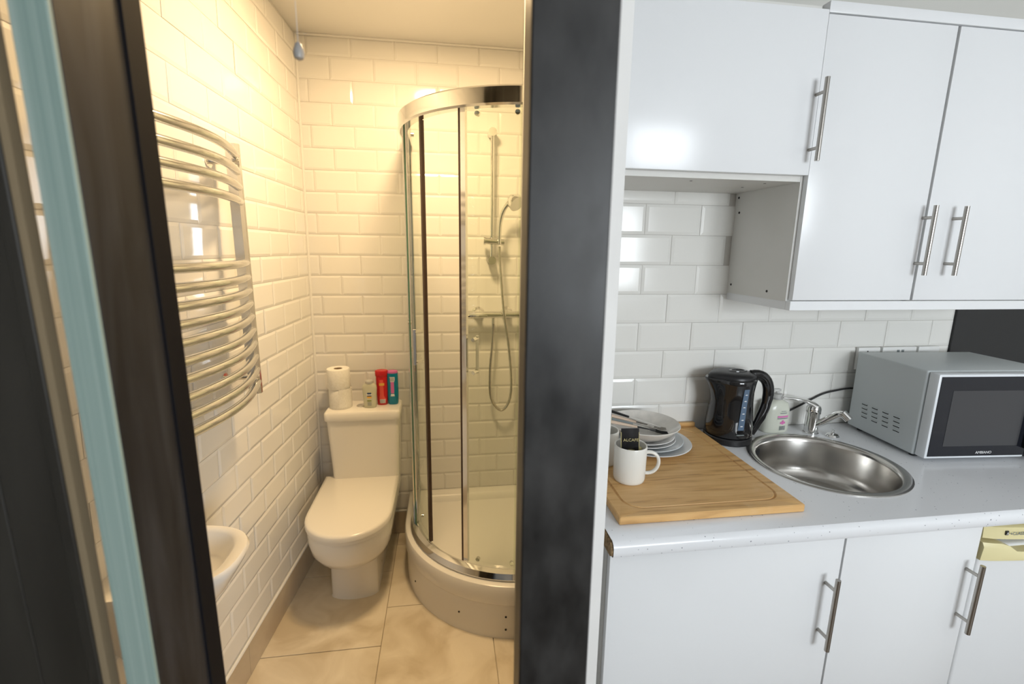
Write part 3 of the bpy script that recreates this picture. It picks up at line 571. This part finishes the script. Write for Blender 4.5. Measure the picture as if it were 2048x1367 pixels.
# ------------------------------------------------------------------ worktop, base units, fridge
WT = 0.926; YW = 0.916
SX, SY, SR = 1.207, 1.250, 0.2255
bm = NB(); n = 48
prof = [(YW+0.012, WT-0.040), (YW+0.003, WT-0.037), (YW, WT-0.030), (YW, WT-0.014), (YW+0.004, WT-0.005), (YW+0.012, WT)]
X0, X1 = 0.376, 2.75
hole = [(SX+(SR-0.012)*math.cos(2*PI*i/n), SY+(SR-0.012)*math.sin(2*PI*i/n)) for i in range(n)]
def edgept(i):
    a = 2*PI*i/n; c, s_ = math.cos(a), math.sin(a); k = 1/max(abs(c), abs(s_)); return (SX+0.262*c*k, SY+0.262*s_*k)
for z, flip in ((WT, False), (WT-0.04, True)):
    hv = [bm.verts.new((*p_, z)) for p_ in hole]; ev = [bm.verts.new((*edgept(i), z)) for i in range(n)]
    for i in range(n): bm.faces.new((hv[i], hv[(i+1) % n], ev[(i+1) % n], ev[i]))
    xs = [X0, SX-0.262, SX+0.262, X1]; yv = [YW+0.012, SY-0.262, SY+0.262, YK-0.004]
    for i in range(3):
        for j in range(3):
            if i == 1 and j == 1: continue
            bm.faces.new([bm.verts.new((x, y, z)) for x, y in ((xs[i], yv[j]), (xs[i+1], yv[j]), (xs[i+1], yv[j+1]), (xs[i], yv[j+1]))])
loft(bm, [[(x, y, z) for y, z in prof] for x in (X0, X1)], False, False, False)
loft(bm, [[(*p_, z) for p_ in hole] for z in (WT, WT-0.04)], False, False)
bm.faces.new([bm.verts.new(v) for v in ((X0, YK-0.004, WT), (X1, YK-0.004, WT), (X1, YK-0.004, WT-0.04), (X0, YK-0.004, WT-0.04))])
wk = thing('worktop', 'pale grey speckled laminate worktop with rounded front edge', 'worktop', (1.5, 1.24, WT-0.04))
obj('top', bm, 'worktop', wk, 40)
bm = NB(); random.seed(3)
pl = [(y, z) for y, z in prof] + [(YW+0.10, WT-0.001), (YW+0.07, WT-0.039)]
endp = [(YW+0.0135, WT-0.039), (YW+0.004, WT-0.033), (YW+0.0025, WT-0.022), (YW+0.006, WT-0.010), (YW+0.013, WT-0.004), (YK-0.01, WT-0.002), (YK-0.01, WT-0.039)]
loft(bm, [[(x, y, z) for y, z in endp] for x in (X0-0.004, X0+0.002)]); o_ = obj('raw_end', bm, 'chip', wk, None); o_['label'] = 'bare brown chipboard end'
YD = 0.950
def base_unit(x0, x1, hx, lab_):
    b = thing('base_cabinet', lab_, 'cabinet', ((x0+x1)/2, 1.25, 0)); bm = NB()
    
    for a_, b_ in ((x0+0.001, x0+0.018), (x1-0.018, x1-0.001)):      # the panels beside the sink bowl are notched under it
        if abs((a_+b_)/2-1.0175) < 0.03: box(bm, a_, b_, YD+0.019, 1.53, 0.12, 0.755); box(bm, a_, b_, YD+0.019, 1.03, 0.755, 0.885); box(bm, a_, b_, 1.47, 1.53, 0.755, 0.885)
        else: box(bm, a_, b_, YD+0.019, 1.53, 0.12, 0.885)
    box(bm, x0+0.018, x1-0.018, YD+0.019, 1.53, 0.12, 0.138); box(bm, x0+0.018, x1-0.018, 1.515, 1.53, 0.12, 0.885)
    obj('body', bm, 'white_mel', b)
    bm = NB(); box(bm, x0+0.003, x1-0.003, YD, YD+0.018, 0.14, 0.8745, 0.0015, 2); d = obj('door', bm, 'white_gloss', b); bar_handle(hx, YD, 0.565, 0.775, d, 0.036)
    bm = NB(); box(bm, x0, x1, YD+0.06, YD+0.076, 0, 0.13); obj('plinth', bm, 'white_mel', b)
    return b
base_unit(0.379, 1.0175, 0.977, 'white base cabinet with bar handle under the wooden board')
base_unit(1.0175, 1.439, 1.410, 'white base cabinet with bar handle under the sink beside the fridge')
# fridge
fr = thing('fridge', 'white undercounter fridge with cream handle trim beside the base cabinets', 'fridge', (1.73, 1.25, 0))
bm = NB(); box(bm, 1.452, 2.0, 1.00, 1.53, 0.02, 0.872, 0.004); obj('body', bm, 'fridge', fr)
bm = NB(); box(bm, 1.450, 2.002, 0.955, 0.998, 0.03, 0.800, 0.010, 3); dr = obj('door', bm, 'fridge', fr)
def bulge(x): u = (x-1.445)/0.56; return 0.030*math.sin(PI*max(0, min(1, u)))**0.6
xs = [1.446+0.558*i/24 for i in range(25)]
bm = NB(); loft(bm, [[(x, 0.955-bulge(x), 0.830), (x, 0.957-bulge(x), 0.864), (x, 0.965-bulge(x), 0.868), (x, 0.985, 0.868), (x, 0.985, 0.830)] for x in xs]); tr = obj('top_trim', bm, 'cream_pl', fr, 40)
bm = NB()
def hz(x): return 0.818-0.024*max(0, min(1, (x-1.505)/0.035))
loft(bm, [[(x, 0.949-bulge(x), 0.765+0.004*math.sin((x-1.446)*14)), (x, 0.946-bulge(x), hz(x)-0.012), (x, 0.952-bulge(x), hz(x)), (x, 0.985, hz(x)), (x, 0.985, 0.765)] for x in xs]); obj('handle_trim', bm, 'cream_pl', fr, 40)
bm = NB(); box(bm, 1.498, 1.506, 0.935-bulge(1.5)+0.018, 0.9375-bulge(1.5)+0.018, 0.843, 0.855); obj('badge', bm, 'text_black', tr)
yb_ = 0.9545-bulge(1.515)
text('badge_letter', 'A', 0.011, 'text_white', tr, (1.4985, 0.935-bulge(1.5)+0.0173, 0.8445), (1, 0, 0), (0, 0, 1))
text('badge_text', '+CLASS', 0.013, 'text_grey', tr, (1.5075, yb_-0.0015, 0.844), (1, -0.06, 0), (0, 0, 1))
# ------------------------------------------------------------------ sink and tap
sk = thing('sink', 'round stainless steel sink set into the worktop', 'sink', (SX, SY, WT))
bm = NB(); lathe(bm, [(SR, 0.0), (SR, 0.0025), (SR-0.006, 0.0045), (SR-0.020, 0.0035), (SR-0.027, -0.002), (SR-0.030, -0.012), (SR-0.034, -0.10), (SR-0.040, -0.125), (SR-0.06, -0.142), (SR-0.10, -0.150), (0.04, -0.154), (0.036, -0.158)], (SX, SY, WT), 64, cap0=False); obj('bowl', bm, 'steel', sk, 40)
bm = NB(); lathe(bm, [(0.042, 0), (0.04, 0.004), (0.026, 0.003), (0.02, -0.003)], (SX, SY, WT-0.1545), 28); obj('waste', bm, 'chrome', sk)
for k in range(5):
    a = math.radians(126+k*3.2); bm = NB()
    cyl(bm, (SX+(SR-0.0315)*math.cos(a), SY+(SR-0.0315)*math.sin(a), WT-0.020), (SX+(SR-0.0325)*math.cos(a), SY+(SR-0.0325)*math.sin(a), WT-0.038), 0.003, 8); obj('overflow_slot_shade', bm, 'dark', sk)  # black rods paint the shade of the overflow openings, nothing is cut
TPX, TPY = 1.352, 1.478
tp = thing('tap', 'chrome single lever mixer tap behind the sink', 'tap', (TPX, TPY, WT))
bm = NB(); lathe(bm, [(0.0265, 0), (0.0265, 0.004), (0.023, 0.006), (0.0225, 0.075), (0.0245, 0.08), (0.0245, 0.097), (0.021, 0.106), (0.012, 0.110)], (TPX, TPY, WT), 28); obj('body', bm, 'chrome', tp)
sd = Vector((0.45, -0.89, 0)).normalized()
bm = NB(); p0 = Vector((TPX, TPY, WT+0.028)); pts = [p0, p0+sd*0.05+Vector((0, 0, 0.022)), p0+sd*0.12+Vector((0, 0, 0.050)), p0+sd*0.155+Vector((0, 0, 0.056))]
pts = smoothpath([(TPX, TPY, WT+0.026), (TPX+0.010, TPY-0.030, WT+0.050), (TPX+0.020, TPY-0.066, WT+0.086), (TPX+0.025, TPY-0.084, WT+0.102), (TPX+0.031, TPY-0.098, WT+0.106)], 5)
tube(bm, pts, 0.0125, 14); so = obj('spout', bm, 'chrome', tp)
bm = NB(); cyl(bm, (TPX+0.029, TPY-0.094, WT+0.111), (TPX+0.042, TPY-0.112, WT+0.091), 0.0135, 16); obj('aerator', bm, 'chrome', so)
bm = NB(); tube(bm, bez((TPX+0.004, TPY-0.004, WT+0.104), (TPX-0.02, TPY+0.01, WT+0.125), (TPX-0.07, TPY+0.015, WT+0.135), (TPX-0.125, TPY+0.01, WT+0.140), 10), [0.020, 0.0195, 0.017, 0.014, 0.012, 0.0105, 0.0095, 0.009, 0.0085, 0.008, 0.006], 12, flat=0.55); obj('lever', bm, 'chrome', tp)
pg = thing('sink_plug', 'round chrome plug lying by the foot of the tap', 'plug', (1.405, 1.435, WT))
bm = NB(); lathe(bm, [(0.021, 0), (0.022, 0.003), (0.018, 0.009), (0.006, 0.011), (0.006, 0.016), (0.003, 0.018)], (1.405, 1.435, WT), 22); obj('disc', bm, 'chrome', pg)
bm = NB(); tube(bm, [(1.405+0.006*math.cos(a), 1.435, WT+0.020+0.006*math.sin(a)) for a in [2*PI*k/12 for k in range(13)]], 0.0012, 6); obj('ring', bm, 'chrome', pg)
# ------------------------------------------------------------------ soap bottle
BX, BY = 1.222, 1.512
t = oval_bottle(BX, BY, WT, [(0.048, 0.026, 0), (0.052, 0.030, 0.006), (0.053, 0.031, 0.05), (0.051, 0.030, 0.09), (0.043, 0.027, 0.113), (0.022, 0.020, 0.124), (0.016, 0.016, 0.127)], 'soap', 'hand_soap_bottle', 'milky white hand soap bottle with clear pump behind the tap')
bm = NB(); lathe(bm, [(0.0185, 0), (0.0185, 0.020), (0.012, 0.022), (0.006, 0.023), (0.006, 0.030)], (BX, BY, WT+0.127), 20); pu = obj('pump', bm, 'clear', t)
bm = NB(); box(bm, BX-0.028, BX+0.010, BY-0.008, BY+0.008, WT+0.156, WT+0.166, 0.003); obj('nozzle', bm, 'clear', pu)
LXc = BX+0.012
for x0, x1, z0, z1, m in ((-0.014, 0.014, 0.078, 0.081, 'text_grey'), (-0.010, 0.010, 0.086, 0.088, 'text_grey'), (-0.023, 0.023, 0.063, 0.069, 'pink'), (-0.023, 0.023, 0.057, 0.061, 'text_grey'), (-0.004, 0.004, 0.036, 0.052, 'pink'), (-0.011, 0.011, 0.039, 0.046, 'pink')):
    lab(t, m, LXc+x0, LXc+x1, BY, WT+z0, WT+z1, 'label_print', BX, 0.031, 0.058, 0.001)
for k in range(6): lab(t, 'text_grey', LXc-0.012+k*0.0045, LXc-0.0095+k*0.0045, BY, WT+0.014, WT+0.030, 'barcode_line', BX, 0.031, 0.058, 0.001)
# ------------------------------------------------------------------ kettle
KX, KY = 1.002, 1.462
kt = thing('kettle', 'glossy black electric kettle with blue water gauge beside the board', 'kettle', (KX, KY, WT))
bm = NB(); lathe(bm, [(0.078, 0), (0.081, 0.004), (0.081, 0.020), (0.078, 0.024)], (KX, KY, WT), 40); obj('base', bm, 'black', kt)
bm = NB(); lathe(bm, [(0.075, 0.0245), (0.080, 0.030), (0.079, 0.06), (0.0745, 0.11), (0.0715, 0.15), (0.0715, 0.185), (0.075, 0.215), (0.077, 0.228), (0.074, 0.233)], (KX, KY, WT), 48)
for v in bm.verts:    # pull the spout out on the board side
    a = math.atan2(v.co.y-KY, v.co.x-KX); h = v.co.z-WT; k = max(0, math.cos(a-PI*0.98))**8*max(0, (h-0.165)/0.065)
    v.co.x += -0.026*k
obj('body', bm, 'black_gloss', kt, 60)
bm = NB(); loft(bm, [[(KX+r*math.cos(q)-(0.020*max(0, math.cos(q-PI))**8 if r > 0.05 else 0), KY+r*math.sin(q), WT+h) for q in [2*PI*k/40 for k in range(40)]] for r, h in ((0.072, 0.232), (0.073, 0.240), (0.066, 0.248), (0.045, 0.253), (0.02, 0.254))]); ld = obj('lid', bm, 'black', kt, 50)
bm = NB(); lathe(bm, [(0.034, 0), (0.033, 0.004), (0.024, 0.005), (0.022, 0.001), (0.008, 0.0)], (KX+0.012, KY-0.004, WT+0.2515), 28, 1.0, 0.55); obj('lid_latch', bm, 'black_gloss', ld)
bm = NB(); lathe(bm, [(0.020, 0), (0.020, 0.004), (0.014, 0.005)], (KX-0.070, KY-0.004, WT+0.236), 20, 1.0, 0.75); obj('spout_mouth', bm, 'black', kt)
hx = bez((KX+0.060, KY-0.01, WT+0.238), (KX+0.135, KY-0.02, WT+0.255), (KX+0.160, KY-0.02, WT+0.15), (KX+0.082, KY-0.012, WT+0.022), 18)
bm = NB(); tube(bm, hx, [0.015]*4+[0.0155]*8+[0.014]*4+[0.012]*3, 14, flat=1.25); obj('handle', bm, 'black_gloss', kt, 60)
ga = math.radians(-90)
bm = NB()
def kr(h): return 0.079-(0.0075*min(1, max(0, (h-0.05)/0.10)))+0.0012
def gp(a, h, e=0):
    a += 0.16*(h-0.13)/0.14
    return (KX+(kr(h)+e)*math.cos(a), KY+(kr(h)+e)*math.sin(a), WT+h)
hh = [0.062+0.013*k for k in range(12)]
loft(bm, [[gp(ga-0.13, h), gp(ga+0.13, h), gp(ga+0.13, h, 0.002), gp(ga-0.13, h, 0.002)] for h in hh]); g_ = obj('water_gauge', bm, 'gauge', kt, 40)
for k in range(6):
    h = 0.075+0.022*k; bm = NB(); loft(bm, [[gp(ga+s*0.05, h+dz, 0.0021), gp(ga+s*0.05, h+dz, 0.0027)] for s, dz in ((-1, 0), (1, 0.003))], False, False, False)
    loft(bm, [[gp(ga-0.05, h, 0.0024), gp(ga-0.05, h+0.003, 0.0024), gp(ga-0.05, h+0.003, 0.003), gp(ga-0.05, h, 0.003)], [gp(ga+0.05, h, 0.0024), gp(ga+0.05, h+0.003, 0.0024), gp(ga+0.05, h+0.003, 0.003), gp(ga+0.05, h, 0.003)]]); obj('gauge_mark', bm, 'text_white', g_)
pa = ga+0.02; pc_ = Vector(gp(pa, 0.045, 0.0015))
bm = NB(); tv = Vector((-math.sin(pa), math.cos(pa), 0)); rv = Vector((math.cos(pa), math.sin(pa), 0))
loft(bm, [[tuple(pc_+tv*dx+Vector((0, 0, dz))+rv*e) for dx, dz in ((-0.014, -0.0012), (0.014, -0.0012), (0.014, 0.0012), (-0.014, 0.0012))] for e in (-0.003, 0.0006)]); obj('maker_mark', bm, 'text_grey', kt)
# ------------------------------------------------------------------ microwave
MZ = WT+0.012; MH = 0.286; mrz = math.radians(4.0); MO = Vector((1.520, 1.214, 0))
RM = Matrix.Rotation(-mrz, 3, 'Z')
def mp_(x, y, z): return MO + RM @ Vector((x, y, 0)) + Vector((0, 0, MZ+z))
def mbox(bm, x0, x1, y0, y1, z0, z1, bev=0, seg=2):
    b2 = NB(); box(b2, x0, x1, y0, y1, z0, z1, bev, seg)
    for v in b2.verts: v.co = mp_(*v.co)
    tmp = bpy.data.meshes.new('tmp'); b2.to_mesh(tmp); b2.free(); bm.from_mesh(tmp); bpy.data.meshes.remove(tmp); return bm
mw = thing('microwave', 'silver microwave oven with black glass door on the worktop', 'microwave', (1.74, 1.36, WT))
bm = NB(); mbox(bm, 0.0, 0.452, 0.025, 0.305, 0, MH, 0.006, 3); obj('case', bm, 'silver', mw, 40)
bm = NB(); mbox(bm, 0.004, 0.352, -0.012, 0.023, 0.002, MH-0.002, 0.005, 2); dm = obj('door', bm, 'mw_white', mw, 40)
bm = NB(); mbox(bm, 0.356, 0.452, -0.012, 0.025, 0.002, MH-0.002, 0.004, 2); cp_ = obj('control_panel', bm, 'black_gloss', mw, 40)
bm = NB(); mbox(bm, 0.012, 0.349, -0.0135, -0.011, 0.010, MH-0.010, 0.0006, 1); gd = obj('door_glass', bm, 'mw_glass', dm, None)
bm = NB(); mbox(bm, 0.058, 0.318, -0.0142, -0.0133, 0.045, MH-0.055); obj('window', bm, 'mw_win', dm, None)
bm = NB(); mbox(bm, 0.335, 0.349, -0.034, -0.012, 0.035, MH-0.07, 0.005, 2); obj('door_handle', bm, 'black', dm)
bm = NB(); mbox(bm, 0.366, 0.442, -0.0135, -0.0115, MH-0.07, MH-0.025); obj('display', bm, 'mw_glass', cp_, None)
for z in (0.17, 0.10):
    bm = NB(); 
    c = mp_(0.404, -0.012, z); f_ = RM @ Vector((0, -1, 0)); cyl(bm, c, c+f_*0.016, 0.021, 20); obj('dial', bm, 'black', cp_)
xd = RM @ Vector((1, 0, 0)); o_ = mp_(0.176, -0.0148, 0.0185)
text('door_lettering', 'AMBIANO', 0.0125, 'text_white', dm, o_, xd, (0, 0, 1))
for i in range(4):
    for j in range(4):
        y = 0.085+0.045*i+0.002*j; z = 0.052+0.0155*j; bm = NB(); mbox(bm, -0.0006, 0.002, y, y+0.024, z, z+0.0045); obj('vent_slot_shade', bm, 'dark', mw, None)  # black boxes stand in for the shade inside the vents
        bm = NB(); mbox(bm, -0.004, 0.001, y-0.001, y+0.025, z+0.0045, z+0.007); obj('louvre', bm, 'silver', mw, None)
for x, y in ((0.03, 0.05), (0.42, 0.05), (0.03, 0.27), (0.42, 0.27)):
    bm = NB(); c = mp_(x, y, 0); cyl(bm, c+Vector((0, 0, -0.0125)), c+Vector((0, 0, 0.002)), 0.012, 12); obj('foot', bm, 'rubber', mw)
# cables and sockets
bm = NB(); tube(bm, smoothpath([(1.085, 1.535, WT+0.006), (1.16, 1.549, WT+0.010), (1.27, 1.55, WT+0.045), (1.36, 1.55, WT+0.085), (1.44, 1.548, WT+0.125), (1.50, 1.545, WT+0.14), (1.56, 1.542, WT+0.148), (1.62, 1.542, WT+0.14)], 8), 0.0036, 8)
tag(obj('power_cable', bm, 'rubber'), 'black cable running along the tiles behind the tap to the microwave', 'cable')
for x0, x1, lab_ in ((1.566, 1.660, 'white single socket plate with one screw dot above the microwave'), (1.671, 1.821, 'white double socket plate above the microwave between two single plates'), (1.831, 1.925, 'plain white blank plate above the microwave near the black panel')):
    s_ = thing('wall_socket', lab_, 'socket', ((x0+x1)/2, YK-0.01, 1.19), 'socket plates above the microwave')
    bm = NB(); box(bm, x0, x1, YK-0.021, YK-0.008, 1.148, 1.235, 0.002, 2); obj('plate', bm, 'white_pl', s_)
    xc = (x0+x1)/2
    if x1-x0 > 0.12:
        for dx in (-0.012, 0.008):
            bm = NB(); box(bm, xc+dx, xc+dx+0.010, YK-0.0225, YK-0.020, 1.212, 1.224); obj('switch', bm, 'text_grey', s_)
    elif x0 < 1.6:
        bm = NB(); cyl(bm, (xc-0.008, YK-0.020, 1.220), (xc-0.008, YK-0.0222, 1.220), 0.0025, 8); obj('screw', bm, 'dark', s_)
# ------------------------------------------------------------------ chopping board and crockery
bd = thing('chopping_board', 'large bamboo chopping board with a juice groove on the worktop', 'chopping board', (0.665, 1.27, WT))
BZ = WT+0.022
def bring2(d, r, z): return rrect(0.414+d, 0.918-d, 0.985+d, 1.548-d, r, z, 8)
bm = NB(); loft(bm, [bring2(0.002, 0.003, WT+0.001), bring2(0, 0.004, WT+0.003), bring2(0, 0.004, BZ-0.0025), bring2(0.0025, 0.004, BZ), bring2(0.031, 0.055, BZ)], True, False)
loft(bm, [bring2(0.038, 0.048, BZ), bring2(0.05, 0.04, BZ)], False, True); box(bm, 0.414, 0.918, 1.536, 1.552, BZ-0.002, BZ+0.014, 0.002, 2); obj('board', bm, 'bamboo', bd, 40)
bm = NB(); loft(bm, [bring2(0.031, 0.055, BZ), bring2(0.0325, 0.0535, BZ-0.003), bring2(0.0345, 0.0515, BZ-0.0042), bring2(0.0365, 0.0495, BZ-0.003), bring2(0.038, 0.048, BZ)], False, False); obj('juice_groove', bm, 'bamboo', bd, 40)
def plate(name, x, y, z, r, m, lab_, group=None, h=0.018):
    t = thing(name, lab_, 'plate' if name != 'bowl' else 'bowl', (x, y, z), group); bm = NB()
    if name == 'bowl': pf = [(r*0.48, 0), (r*0.50, 0.003), (r*0.66, 0.010), (r*0.90, h*0.72), (r, h), (r*0.985, h+0.002), (r*0.88, h*0.78), (r*0.62, 0.015), (0.01, 0.009)]
    else: pf = [(r*0.60, 0), (r*0.62, 0.002), (r*0.70, 0.004), (r*0.97, h-0.002), (r, h), (r*0.985, h+0.0015), (r*0.72, 0.0085), (r*0.6, 0.006), (0.01, 0.006)]
    lathe(bm, pf, (x, y, z), 56); obj('dish', bm, m, t, 50); return t
PX, PY = 0.668, 1.395
plate('plate', PX+0.002, PY, BZ, 0.138, 'plate', 'large white plate at the bottom of the stack on the board', 'plates stacked on the board')
plate('plate', PX-0.010, PY+0.004, BZ+0.0085, 0.124, 'plate_blue', 'pale blue white plate second from the bottom of the stack', 'plates stacked on the board')
plate('plate', PX-0.022, PY-0.004, BZ+0.017, 0.106, 'plate', 'small white plate third from the bottom of the stack', 'plates stacked on the board')
plate('plate', PX-0.024, PY, BZ+0.0265, 0.106, 'plate', 'small white plate directly under the bowl in the stack', 'plates stacked on the board')
plate('bowl', PX-0.022, PY-0.004, BZ+0.0355, 0.118, 'bowl', 'off white bowl on top of the plate stack holding cutlery', None, 0.046)
# cutlery in the bowl
cz = BZ+0.082
def fork(p0, p1, mh, lab_, kind='fork', mm='steel'):
    p0, p1 = Vector(p0), Vector(p1); d = (p1-p0); L = d.length; d.normalize(); sd_ = d.cross(Vector((0, 0, 1))).normalized(); upv = sd_.cross(d)
    t = thing('fork' if kind == 'fork' else ('table_knife' if kind == 'knife' else 'tongs'), lab_, kind, p0)
    bm = NB(); tube(bm, [p0, p0+d*L*0.05, p0+d*L*0.30, p0+d*L*0.55], [0.006, 0.0085, 0.0075, 0.0055], 10, flat=0.6); obj('handle', bm, mh, t, 50)
    if kind == 'fork':
        bm = NB(); tube(bm, [p0+d*L*0.53, p0+d*L*0.72], [0.004, 0.003], 8, flat=0.7); tube(bm, [p0+d*L*0.71, p0+d*L*0.75, p0+d*L*0.82], [0.003, 0.010, 0.011], 10, flat=0.2); nk = obj('neck', bm, mm, t, 50)
        for k in range(4):
            o_ = sd_*(-0.009+0.006*k); bm = NB(); tube(bm, [p0+d*L*0.815+o_, p0+d*L*0.91+o_+upv*-0.002, p0+d*L+o_*0.95+upv*0.001], [0.0022, 0.002, 0.001], 6); obj('tine', bm, mm, nk, 50)
    else:
        bm = NB(); tube(bm, [p0+d*L*0.53, p0+d*L*0.60, p0+d*L*0.85, p1], [0.005, 0.010, 0.010, 0.003], 10, flat=0.18); obj('blade', bm, mm, t, 50)
fork((0.500, 1.4035, cz+0.0105), (0.715, 1.352, cz-0.026), 'beige_h', 'dark steel fork with beige handle lying lower in the bowl', 'fork', 'black')
fork((0.520, 1.46, cz+0.012), (0.725, 1.385, cz-0.026), 'beige_h', 'steel fork with pinkish beige handle across the bowl rim', 'fork')
fork((0.505, 1.50, cz+0.027), (0.700, 1.375, cz-0.014), 'black', 'black handled knife slanting down into the bowl', 'knife')
fork((0.520, 1.429, cz+0.008), (0.690, 1.376, cz-0.021), 'text_grey', 'dark grey knife lying between the forks in the bowl', 'knife')
# mugs
def mug(x, y, lab_, ha):
    t = thing('mug', lab_, 'mug', (x, y, BZ), 'white mugs on the board'); bm = NB()
    lathe(bm, [(0.040, 0), (0.0425, 0.002), (0.0445, 0.010), (0.0455, 0.104), (0.0445, 0.106), (0.0415, 0.104), (0.0405, 0.012), (0.03, 0.008)], (x, y, BZ), 40); obj('body', bm, 'mug', t, 50)
    d = Vector((math.cos(ha), math.sin(ha), 0)); q = lambda a, z: Vector((x, y, BZ+z))+d*a
    bm = NB(); tube(bm, bez(q(0.043, 0.084), q(0.094, 0.096), q(0.090, 0.016), q(0.043, 0.022), 16), 0.0062, 12, flat=0.8); obj('handle', bm, 'mug', t, 60); return t
mug(0.512, 1.172, 'white mug holding a black coffee sachet on the board front', math.radians(-14))
mug(0.474, 1.290, 'white mug half hidden behind the other mug on the board', math.radians(100))
def sachet(x, y, z, wv, hgt, lab_, tilt, txt):
    t = thing('coffee_sachet', lab_, 'sachet', (x, y, z), 'coffee sachets in the mugs')
    wv = Vector(wv); n_ = wv.normalized().cross(Vector((0, 0, 1))); upv = (Vector((0, 0, 1))+Vector(tilt)).normalized(); bm = NB(); c = Vector((x, y, z)); W2 = wv.length/2; wd = wv.normalized(); rings = []
    for i in range(9):
        h = hgt*i/8; th = 0.0045*math.sin(PI*min(1, max(0, i/8)))+0.0004
        rings.append([c+upv*h+wd*(W2*s)+n_*(th*q*(1-abs(s)**2)+0.0003*q) for s, q in [(-1, 1), (-0.5, 1), (0, 1), (0.5, 1), (1, 1), (1, -1), (0.5, -1), (0, -1), (-0.5, -1), (-1, -1)]])
    loft(bm, rings); b_ = obj('packet', bm, 'black', t, 60)
    for s in (-1, 1):
        bm = NB(); a = c+wd*(W2*s); tube(bm, [a, a+upv*hgt*0.86], 0.0012, 6); obj('foil_edge', bm, 'gold', b_)
    if txt:
        text('sachet_lettering', 'ALCAFE', 0.0122, 'gold', b_, c+upv*hgt*0.55-wd*0.0212+n_*0.0075, wd, upv)
    return t
sachet(0.506, 1.160, BZ+0.080, (0.050, -0.004, 0), 0.082, 'black coffee sachet with gold lettering standing in the front mug', (-0.10, -0.1, 0), True)
sachet(0.474, 1.285, BZ+0.075, (0.036, 0.01, 0), 0.080, 'black coffee sachet standing in the hidden mug', (0.05, 0.0, 0), False)
for k, (dx, dy) in enumerate(((0.012, -0.012), (0.022, 0.008), (-0.008, -0.018))):
    bm = NB(); sphere(bm, (0.512+dx, 1.168+dy, BZ+0.086+0.003*k), 0.012, 1.2, 0.8, 0.6, 8)
    tag(obj('creamer_sachet', bm, 'gold', None, 60), 'small crumpled gold sachet tucked inside the front mug', 'sachet', 'gold sachets in the front mug')
